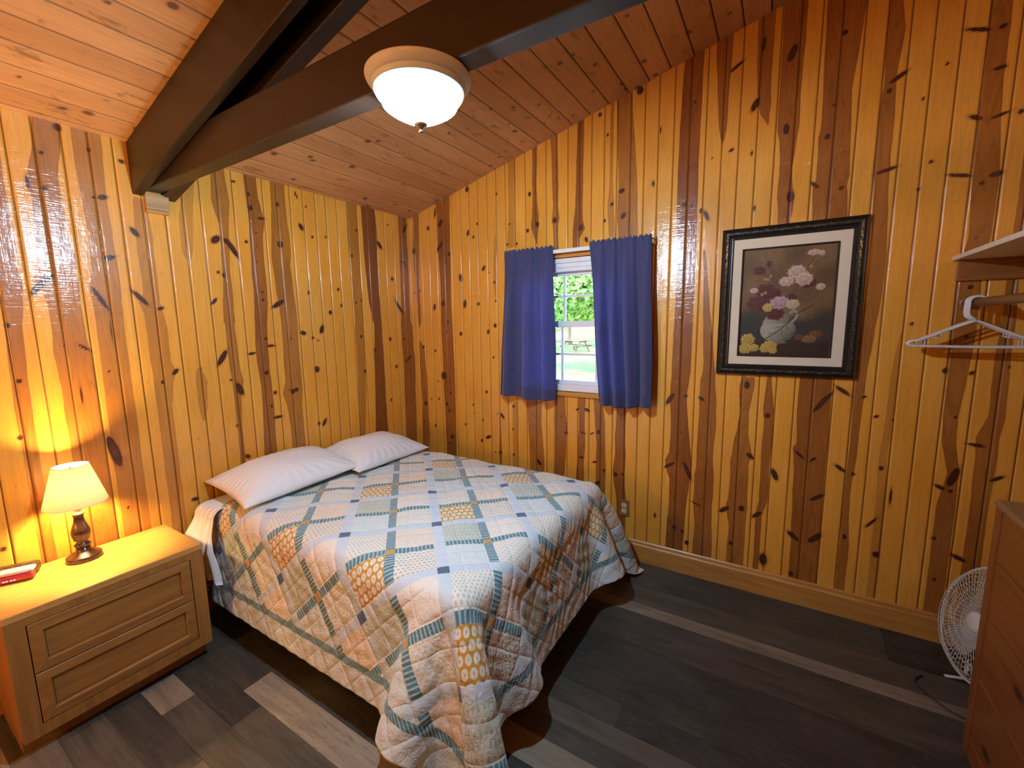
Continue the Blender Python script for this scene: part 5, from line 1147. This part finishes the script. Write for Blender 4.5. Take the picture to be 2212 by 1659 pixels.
# ------------------------------------------------------------------ ceiling light
CX, CY, CZ = 1.788, -1.772, 2.233
def make_light():
    t = thing('ceiling_light', 'round flush ceiling light glowing white under the tie beam', 'ceiling light', (CX, CY, CZ))
    b = B(); b.lathe([(.0, -.0005), (.136, -.0005), (.1412, -.002), (.1415, -.006), (.138, -.014), (.132, -.022), (.128, -.0255), (.116, -.0265)], 80)
    b.make('canopy', M['ring'], t)['label'] = 'cream metal pan'
    b = B(); b.lathe([(.119, -.0245), (.1265, -.0262), (.1278, -.0285), (.1250, -.0300), (.1256, -.0325), (.1228, -.0345), (.1230, -.0370), (.118, -.0385), (.112, -.0375), (.112, -.0255), (.119, -.0245)], 80, cap=False)
    b.make('rim', M['ringw'], t)
    n, prof = 120, [(.112, -.034), (.1165, -.038), (.1175, -.043), (.1145, -.0485), (.1085, -.054), (.1035, -.060), (.1010, -.066), (.0985, -.073), (.091, -.079), (.077, -.0875), (.060, -.0968), (.042, -.1055), (.025, -.1125), (.014, -.1160), (.0, -.1165)]
    b = B(); v = []; f = []
    for i, (r, z) in enumerate(prof):
        for k in range(n):
            a = 2 * PI * k / n
            rr = r + (.0010 * math.cos(40 * a + z * 220) if 4 < i < 12 else 0)
            v.append((rr * math.cos(a), rr * math.sin(a), z))
    for i in range(len(prof) - 1):
        for k in range(n): f.append((i * n + k, (i + 1) * n + k, (i + 1) * n + (k + 1) % n, i * n + (k + 1) % n))
    b.add(v, f, 0, True)
    b.make('glass_bowl', M['dome'], t)['label'] = 'ribbed glass bowl, lit'
    # bulb lying sideways: only its rounded head glows, the base toward the closet side is opaque
    ax = Vector((-.60, .36, -.71)).normalized()
    Mb = Matrix.Translation((-.030, -.004, -.064)) @ Vector((0, 0, 1)).rotation_difference(ax).to_matrix().to_4x4()
    b = B(); b.lathe([(.0235, -.010), (.0265, -.002), (.0272, .006), (.0255, .016), (.020, .0255), (.011, .0315), (.0, .0335)], 28, mat=Mb, cap=False)
    b.make('bulb', M['bulb'], t)
    b = B(); b.lathe([(.0, -.055), (.012, -.055), (.0125, -.038), (.017, -.032), (.0225, -.016), (.0238, -.0105), (.0, -.0105)], 28, mat=Mb)
    b.make('bulb_base', M['bulbbase'], t)
    b = B(); b.lathe([(.0, -.1150), (.0165, -.1153), (.0185, -.1175), (.0155, -.1225), (.009, -.127), (.0045, -.130), (.0045, -.1325), (.0066, -.136), (.0054, -.1403), (.0, -.1417)], 28)
    b.make('finial', M['nickel'], t)
make_light()

# ------------------------------------------------------------------ wall outlet
def make_outlet():
    t = thing('wall_outlet', 'brown wall outlet plate between the bed and the baseboard', 'outlet', (1.843, -.0005, .345))
    b = B(); b.box(-.0345, .0345, -.0055, 0, -.0575, .0575, .0025, seg=3); b.make('plate', M['plate'], t)
    for z in (.0195, -.0195):
        b = B()
        pr = [(-.0165, -.009), (-.0165, .009), (-.011, .0145), (.011, .0145), (.0165, .009), (.0165, -.009), (.011, -.0145), (-.011, -.0145)]
        v = [(x, -.0054, y + z) for x, y in pr] + [(x, -.0072, y + z) for x, y in pr]
        b.add(v, [tuple(range(8))[::-1], tuple(range(8, 16))] + [(i, (i + 1) % 8, 8 + (i + 1) % 8, 8 + i) for i in range(8)])
        r = b.make('receptacle', M['ivory'], t); r['label'] = 'ivory socket face'
        b = B()
        b.box(-.0075, -.0050, -.0075, -.0070, z - .001, z + .0075); b.box(.0050, .0075, -.0075, -.0070, z - .001, z + .0065)
        b.lathe([(.0, 0), (.003, 0), (.003, .0006), (.0, .0006)], 12, mat=Matrix.Translation((0, -.0070, z - .0068)) @ Matrix.Rotation(PI / 2, 4, 'X'))
        b.make('slots', M['slot'], r)
    b = B(); b.lathe([(.0, 0), (.003, 0), (.003, .0012), (.0, .0014)], 14, mat=Matrix.Translation((0, -.0053, 0)) @ Matrix.Rotation(PI / 2, 4, 'X')); b.make('screw', M['brass'], t)
make_outlet()

# ------------------------------------------------------------------ closet shelf, rod, hangers
def make_shelf():
    t = thing('closet_shelf', 'pale closet shelf on a dark pine cleat above the hangers', 'shelf', (3.5, -.0005, 1.822))
    b = B(); b.box(3.295 - 3.5, XW - .002 - 3.5, -1.6, 0., 0., .019, .001); b.make('shelf_board', M['melamine'], t)
    b = B(); b.box(3.312 - 3.5, XW - .002 - 3.5, -.021, -.001, -.090, -.001, .001); b.make('cleat', M['cleat'], t)
    b = B(); b.box(XW - .022 - 3.5, XW - .002 - 3.5, -1.6, -.0215, -.090, -.001, .001); b.make('cleat', M['cleat'], t)
    b = B(); b.box(-.2, XW - .002 - 3.5, -1.62, -1.6005, -1.8215, .03, .002); b.make('end_panel', M['cleat'], t)
make_shelf()
RX, RZ = 3.360, 1.634
t = thing('closet_rod', 'dark wooden closet rod below the shelf', 'closet rod', (RX, -.0005, RZ))
o = B(); o.tube([(0, 0, 0), (0, -1.6, 0)], .0175, 20); o.make('rod', M['rodwood'], t)
for y in (-.0, -1.588):
    o = B(); o.lathe([(.030, 0), (.030, .008), (.024, .014), (.0185, .014)], 24, mat=Matrix.Translation((0, y, 0)) @ Matrix.Rotation(PI / 2, 4, 'X')); o.make('rod_socket', M['rodwood'], t)
def make_hanger(label, y, rz, dx):
    t = thing('clothes_hanger', label, 'hanger', (RX, y, RZ), rz, 'white plastic clothes hangers on the closet rod')
    r = .0054
    hk = []
    # hook: lies over the rod, open on the far side; neck drops to the shoulder joint
    for k in range(15):
        a = math.radians(20 + 160 * k / 14); hk.append((.024 * math.cos(a), 0, .0042 + .0205 * math.sin(a)))
    hk += [(-.0245, 0, -.02), (-.0245, 0, -.042), (-.021, 0, -.056), (-.010, 0, -.066), (.002, 0, -.074)]
    b = B(); b.tube(hk, .0056, 8, flat=1.4); b.make('hook', M['hanger'], t)
    b = B()
    zs, zb, hw = -.076, -.182, .205
    L = [(.0, 0, zs), (-.05, 0, zs - .024), (-.12, 0, zs - .060), (-.172, 0, zs - .086), (-.194, 0, zb + .018), (-hw, 0, zb + .008), (-.199, 0, zb - .002), (-.185, 0, zb - .004)]
    Rr = [(-p[0], p[1], p[2]) for p in L[::-1]]
    b.tube(L + [(-.06, 0, zb - .006), (.06, 0, zb - .006)] + Rr[:-1], r, 8, closed=True)
    b.make('frame', M['hanger'], t)
    for s in (-1, 1):
        b = B()
        b.tube([(s * .105, 0, zs - .055), (s * .100, 0, zs - .068), (s * .112, 0, zs - .073), (s * .132, 0, zs - .070)], .0020, 6)
        b.tube([(s * .150, 0, zs - .077), (s * .150, 0, zb - .004)], .0022, 6)
        b.tube([(s * .148, 0, zs - .084), (s * .176, 0, zb + .016), (s * .182, 0, zb + .004)], .0022, 6)
        b.make('strap_hook', M['hanger'], t)
    return t
make_hanger('white plastic hanger nearest the wall of the bunched hangers', -.085, math.radians(2), 0)
make_hanger('white plastic hanger in the middle of the bunched hangers', -.108, math.radians(-1), 0)
make_hanger('white plastic hanger frontmost of the bunched hangers, nearest the camera', -.135, math.radians(-4), 0)

# ------------------------------------------------------------------ chest of drawers
def make_dresser():
    x0, x1, y0, y1, zt = 3.325, XW - .004, -1.58, -.665, .955
    t = thing('dresser', 'orange pine chest of drawers at the photo edge, hiding half the fan', 'dresser', ((x0 + x1) / 2, (y0 + y1) / 2, 0))
    P = lambda o: rel(o, t)
    b = B(); b.box(x0 - .004, x1, y0 - .004, y1 + .004, zt - .022, zt, .004); P(b.make('top', M['dressertop'], t))
    b = B(); b.box(x0 + .0205, x1, y1 - .02, y1, .0005, zt - .0225, .001); b.box(x0 + .0205, x1, y0, y0 + .02, .0005, zt - .0225, .001); b.box(x0 + .0205, x1, y0 + .02, y1 - .02, .06, .08); b.box(x1 - .01, x1, y0 + .02, y1 - .02, .08, zt - .0225)
    P(b.make('carcass', M['dresser'], t))
    b = B(); b.box(x0, x0 + .02, y1 - .046, y1, .0005, zt - .0225, .004); P(b.make('stile', M['dresser'], t))
    b = B(); b.box(x0, x0 + .02, y0, y0 + .046, .0005, zt - .0225, .004); P(b.make('stile', M['dresser'], t))
    edges = [.075, .315, .546, .752, zt - .026]
    b = B(); b.box(x0 + .002, x0 + .02, y0 + .0465, y1 - .0465, .0005, .07, .002); P(b.make('kickboard', M['dresserh'], t))
    for i in range(4):
        b = B(); b.box(x0 + .003, x0 + .021, y0 + .049, y1 - .049, edges[i] + .002, edges[i + 1] - .002, .003)
        d = P(b.make('drawer', M['dresserh'], t))
        for yy in (y1 - .46, y0 + .30):
            k = B(); k.lathe([(.0, 0), (.009, 0), (.008, .008), (.014, .014), (.016, .020), (.012, .026), (.0, .028)], 20, mat=Matrix.Translation((x0 + .003, yy, (edges[i] + edges[i + 1]) / 2)) @ Matrix.Rotation(-PI / 2, 4, 'Y'))
            k.make('knob', M['dresser'], d)
make_dresser()

# ------------------------------------------------------------------ floor fan, behind the dresser
def make_fan():
    cx, cy, cz, R_ = 3.452, -.360, .325, .238
    k_ = R_ / .262
    t = thing('floor_fan', 'round white floor fan half hidden behind the chest of drawers', 'fan', (cx, cy, 0), math.radians(-75))
    # local: -y is the front of the cage after rotation it faces the room
    MT = Matrix.Translation((0, 0, cz)) @ Matrix.Rotation(math.radians(-16), 4, 'X')
    def tx(p): return tuple(MT @ (Vector(p) * k_))
    b = B()
    N = 72
    for k in range(N):
        a = 2 * PI * k / N; c, s = math.cos(a), math.sin(a)
        b.tube([tx((.040 * c, -.052, .040 * s)), tx((.13 * c, -.053, .13 * s)), tx((.22 * c, -.043, .22 * s)), tx((.25 * c, -.020, .25 * s)), tx((.258 * c, -.002, .258 * s))], .0011, 4)
    for rr, yy in ((.075, -.053), (.11, -.0535), (.145, -.052), (.18, -.049), (.205, -.046), (.228, -.039), (.245, -.027)):
        b.tube([tx((rr * math.cos(2 * PI * k / 48), yy, rr * math.sin(2 * PI * k / 48))) for k in range(48)], .0010, 4, closed=True)
    b.make('front_grille', M['fan'], t)
    b = B()
    for k in range(N):
        a = 2 * PI * k / N; c, s = math.cos(a), math.sin(a)
        b.tube([tx((.258 * c, .004, .258 * s)), tx((.25 * c, .022, .25 * s)), tx((.2 * c, .05, .2 * s)), tx((.07 * c, .06, .07 * s))], .0011, 4)
    for rr, yy in ((.14, .056), (.2, .05), (.235, .032)):
        b.tube([tx((rr * math.cos(2 * PI * k / 48), yy, rr * math.sin(2 * PI * k / 48))) for k in range(48)], .0010, 4, closed=True)
    b.make('rear_grille', M['fan'], t)
    b = B(); b.tube([tx((.262 * math.cos(2 * PI * k / 72), 0, .262 * math.sin(2 * PI * k / 72))) for k in range(72)], .0055, 8, closed=True, flat=1.3); b.make('cage_rim', M['fan'], t)
    b = B(); b.lathe([(.0, .008), (.020, .007), (.036, .002), (.042, -.004), (.042, -.008), (.0, -.008)], 32, mat=MT @ Matrix.Translation((0, -.052, 0)) @ Matrix.Rotation(PI / 2, 4, 'X')); b.make('hub_cap', M['fan'], t)
    b = B(); b.lathe([(.0, .0), (.05, .0), (.062, .015), (.062, .07), (.045, .085), (.0, .085)], 32, mat=MT @ Matrix.Translation((0, .115, 0)) @ Matrix.Rotation(PI / 2, 4, 'X')); b.make('motor_housing', M['fan'], t)
    for k in range(3):
        b = B(); v = []; nn = 10
        for i in range(nn + 1):
            q = i / nn; rr = .03 + .18 * q; w = .45 + .35 * math.sin(q * PI)
            for e in (-1, 1):
                a = 2 * PI * k / 3 + e * w * .5
                for th in (-.001, .001): v.append(tx((rr * math.cos(a), -.010 + e * .018 + th, rr * math.sin(a))))
        f = []
        for i in range(nn):
            a = i * 4; c = a + 4
            f += [(a, c, c + 2, a + 2), (a + 1, a + 3, c + 3, c + 1), (a, a + 1, c + 1, c), (a + 2, c + 2, c + 3, a + 3)]
        f += [(0, 2, 3, 1), (nn * 4, nn * 4 + 1, nn * 4 + 3, nn * 4 + 2)]
        b.add(v, f, 0, False); b.make('blade', M['fandark'], t)
    b = B()   # bent tube stand hugging the lower half of the cage
    b.tube([((R_ + .013) * math.cos(a), .012, cz + (R_ + .013) * math.sin(a)) for a in [math.radians(q) for q in range(180, 361, 9)]], .0055, 8)
    for s in (-1, 1): b.tube([(s * .10, -.06, .007), (s * .10, .0, .009), (s * .10, .08, .007)], .0065, 8)
    b.tube([(-.10, .012, .0095), (-.095, .012, cz - R_ - .006)], .0065, 8); b.tube([(.10, .012, .0095), (.095, .012, cz - R_ - .006)], .0065, 8)
    b.make('stand', M['fan'], t)
    b = B()
    
    cp = [(.0, .14, cz - .06), (.02, .16, .12), (.10, .12, .006), (.16, .0, .006), (.12, -.14, .006), (-.02, -.20, .006), (-.08, -.15, .006)]
    pts = []
    for i in range(len(cp) - 1):
        p0, p1, p2, p3 = [Vector(cp[max(0, min(len(cp) - 1, i + q))]) for q in (-1, 0, 1, 2)]
        for k in range(8):
            f = k / 8; pts.append(.5 * (2 * p1 + (p2 - p0) * f + (2 * p0 - 5 * p1 + 4 * p2 - p3) * f ** 2 + (3 * p1 - p0 - 3 * p2 + p3) * f ** 3))
    pts.append(Vector(cp[-1]))
    for p in pts: p.z = max(p.z, .0045)
    b = B(); b.tube(pts, .0032, 6); b.make('power_cord', M['cordm'], t)
make_fan()
# ------------------------------------------------------------------ outside the window
b = B()
b.box(-80, 60, .16, 7.5, -.36, -.30)
b0 = b.make('ground_path', M['dirt']); tag(b0, 'bare earth strip along the cabin wall', None, None, 'structure')
b = B(); b.box(-80, 60, 7.5, 120, -.36, -.30)
tag(b.make('lawn', M['grass']), 'green lawn outside the window', None, None, 'structure')

def picnic(x, y, rz):
    t = thing('picnic_table', 'weathered picnic table on the lawn seen through the window', 'picnic table', (x, y, -.30), rz)
    for k in range(5):
        o = B(); o.box(-.95, .95, -.37 + .15 * k, -.37 + .15 * k + .14, .72, .76, .005); o.make('tabletop_board', M['picnic'], t)
    for s in (-1, 1):
        for q in (0, 1):
            o = B(); c = s * (.62 + .15 * q); o.box(-.95, .95, c - .07, c + .07, .42, .46, .005); o.make('bench_board', M['picnic'], t)
    for ex in (-.65, .65):
        for s in (-1, 1):
            o = B(); o.box(-.02, .02, -.05, .05, -.46, .46, .004, mat=Matrix.Translation((ex, s * .42, .37)) @ Matrix.Rotation(s * math.radians(32), 4, 'X')); o.make('leg', M['picnic'], t)
        o = B(); o.box(ex + .021, ex + .058, -.82, .82, .34, .42, .004); o.make('crossbar', M['picnic'], t)
        o = B(); o.box(ex + .021, ex + .058, -.36, .36, .64, .72, .004); o.make('crossbar', M['picnic'], t)
picnic(-8.9, 24.0, math.radians(-22))

def tree(label, x, y, th, tr, crowns, mat, n, seed, lean=.0, branches=()):
    rg = random.Random(seed); nr = np.random.RandomState(seed)
    t = thing('tree', label, 'tree', (x, y, -.30), 0, 'trees outside the window')
    o = B(); pts = [(lean * q * q, .1 * math.sin(q * 3), th * q) for q in [k / 8 for k in range(9)]]
    o.tube(pts, [tr * (1.25 - .75 * k / 8) for k in range(9)], 12)
    for (bx, by, bz, cx, cy, cz, r) in branches:
        o.tube([(bx, by, bz), ((bx + cx) / 2 + .1, (by + cy) / 2, (bz + cz) / 2 + .18), (cx, cy, cz)], [r, r * .7, r * .35], 7)
    o.make('trunk', M['bark'], t)
    V = []; F = []
    for (cx, cy, cz, rx, ry, rz, fr) in crowns:
        m = int(n * fr)
        d = nr.normal(size=(m, 3)); d /= np.linalg.norm(d, axis=1)[:, None]
        d *= (nr.uniform(.35, 1, m) ** .5)[:, None]
        c = d * np.array([rx, ry, rz]) + np.array([cx, cy, cz])
        s = nr.uniform(.07, .15, m) * (1 + .02 * y)
        a = nr.normal(size=(m, 3)); a /= np.linalg.norm(a, axis=1)[:, None]
        e = np.cross(a, nr.normal(size=(m, 3))); e /= np.linalg.norm(e, axis=1)[:, None]
        base = sum(len(q) for q in V)
        q = np.stack([c - a * s[:, None], c + e * (s * .55)[:, None] + a * (s * .1)[:, None], c + a * s[:, None], c - e * (s * .55)[:, None] + a * (s * .1)[:, None]], 1).reshape(-1, 3)
        V.append(q); F.append(np.arange(m * 4).reshape(-1, 4) + base)
    V = np.concatenate(V); F = np.concatenate(F)
    me = bpy.data.meshes.new('crown'); me.from_pydata(V.tolist(), [], F.tolist()); me.update()
    link('crown', me, t, [M[mat]])
tree('leafy tree nearest the window, branches hanging into the view', -5.75, 11.2, 5.2, .16, [(.6, .2, 4.9, 2.9, 2.2, 1.9, .40), (2.0, -.2, 3.35, 1.7, 1.3, 1.0, .42), (1.9, 1.2, 2.5, 1.5, 1.0, .6, .18)], 'leaf', 17000, 3, 0., ((0, 0, 2.6, 2.6, -1.2, 2.95, .045), (1.2, -.6, 2.9, 2.4, -1.5, 3.15, .02), (0, 0, 3.2, -1.4, -1., 3.5, .05)))
tree('slim pale tree behind the picnic table', -12.3, 30.5, 7.5, .15, [(.2, 0, 6.4, 3.0, 3., 2.8, .5), (.4, -.4, 3.9, 2.6, 2., 1.6, .5)], 'leaf2', 9000, 5, .5)
tree('broad tree far across the lawn', -17.5, 37., 6., .3, [(0, 0, 5.2, 4.4, 4., 4.4, 1.)], 'leaf2', 7500, 7)
tree('round tree at the lawn edge right of the picnic table', -5.4, 36., 6., .28, [(0, 0, 5.4, 3.8, 3.6, 4.4, 1.)], 'leaf', 6500, 9)
tree('dark tree behind the left curtain', -13.6, 22., 6., .25, [(0, 0, 5.8, 3.4, 3., 3.6, 1.)], 'leaf', 5000, 12)
tree('tall tree behind the right curtain', -1.5, 22., 6.5, .25, [(0, 0, 6.2, 3.6, 3., 4., 1.)], 'leaf2', 5000, 14)
t = thing('cabin', 'small red cabin far behind the trees', 'building', (-20.5, 52., -.3), math.radians(15))
o = B(); o.box(-5, 5, -3, 3, 0, 2.5); o.make('wall', M['redwall'], t)
o = B(); o.add([(-5.4, -3.5, 2.45), (5.4, -3.5, 2.45), (5.4, 3.5, 2.45), (-5.4, 3.5, 2.45), (-5.4, 0, 4.2), (5.4, 0, 4.2)], [(0, 1, 5, 4), (2, 3, 4, 5), (0, 4, 3), (1, 2, 5), (3, 2, 1, 0)]); o.make('roof', M['roofm'], t)
for xx in (-2.5, 2.2):
    o = B(); o.box(xx - .5, xx + .5, -3.06, -3.0, 1., 2.); o.make('window', M['vinyl'], t)

# ------------------------------------------------------------------ light
W = bpy.data.worlds.new('World'); SC.world = W; W.use_nodes = True
nt = W.node_tree; nt.nodes.clear()
bg = nt.nodes.new('ShaderNodeBackground'); ou = nt.nodes.new('ShaderNodeOutputWorld'); sk = nt.nodes.new('ShaderNodeTexSky')
sk.sky_type = 'NISHITA'; sk.sun_disc = False; sk.sun_elevation = math.radians(48); sk.sun_rotation = math.radians(200); sk.air_density = 1.2; sk.dust_density = 1.5
nt.links.new(sk.outputs[0], bg.inputs[0]); bg.inputs[1].default_value = SKY_ST
nt.links.new(bg.outputs[0], ou.inputs[0])
def lamp(name, kind, loc, e, col, size=.05, rot=None):
    l = bpy.data.lights.new(name, kind); l.energy = e; l.color = col
    if kind == 'SUN': l.angle = size
    else: l.shadow_soft_size = size
    o = bpy.data.objects.new(name, l); COL.objects.link(o); o.location = loc
    if rot: o.rotation_euler = rot
    return o
lamp('sun', 'SUN', (0, -20, 30), SUN_E, (1., .95, .86), .01, (math.radians(48), 0, math.radians(-18)))
lamp('bedside_bulb', 'POINT', (LX, LY, LZ + .335), BULB_E, (1., .60, .20), .04)
lamp('warm_fill_light', 'POINT', (.75, -4.15, 1.35), FILL_E, (1., .62, .28), .12)  # added warm fill for the hanging side of the quilt, no real fixture
lamp('rear_room_lamp', 'POINT', (2.75, -4.35, 2.49), REAR_E, (1., .58, .24), .09)

# ------------------------------------------------------------------ camera
cam = bpy.data.cameras.new('camera'); co = bpy.data.objects.new('camera', cam); COL.objects.link(co)
cam.sensor_fit = 'HORIZONTAL'; cam.sensor_width = 36.; cam.lens = 36. * 935.756 / 2212.; cam.clip_start = .02; cam.clip_end = 400
Rm = ((0.8513492701715106, -0.05992170778661962, 0.5211658172927031), (0.5244134465597794, 0.12365162129199561, -0.8424374241563312), (-0.01396270911140253, 0.9905148486962706, 0.13669446684659364))
co.matrix_world = Matrix(((*Rm[0], 2.66312), (*Rm[1], -2.72992), (*Rm[2], 1.56959), (0, 0, 0, 1)))
SC.camera = co
vs = SC.view_settings
SC.display_settings.display_device = 'sRGB'
vs.view_transform = 'Standard'; vs.look = 'None'; vs.exposure = EXPO; vs.gamma = 1.0; vs.use_curve_mapping = False
try:
    SC.cycles.use_denoising = True; SC.cycles.max_bounces = 9; SC.cycles.diffuse_bounces = 4; SC.cycles.use_adaptive_sampling = True; SC.cycles.adaptive_threshold = .02; SC.cycles.transparent_max_bounces = 12
    SC.cycles.sample_clamp_indirect = 6.; SC.cycles.caustics_reflective = False; SC.cycles.caustics_refractive = False
except Exception: pass
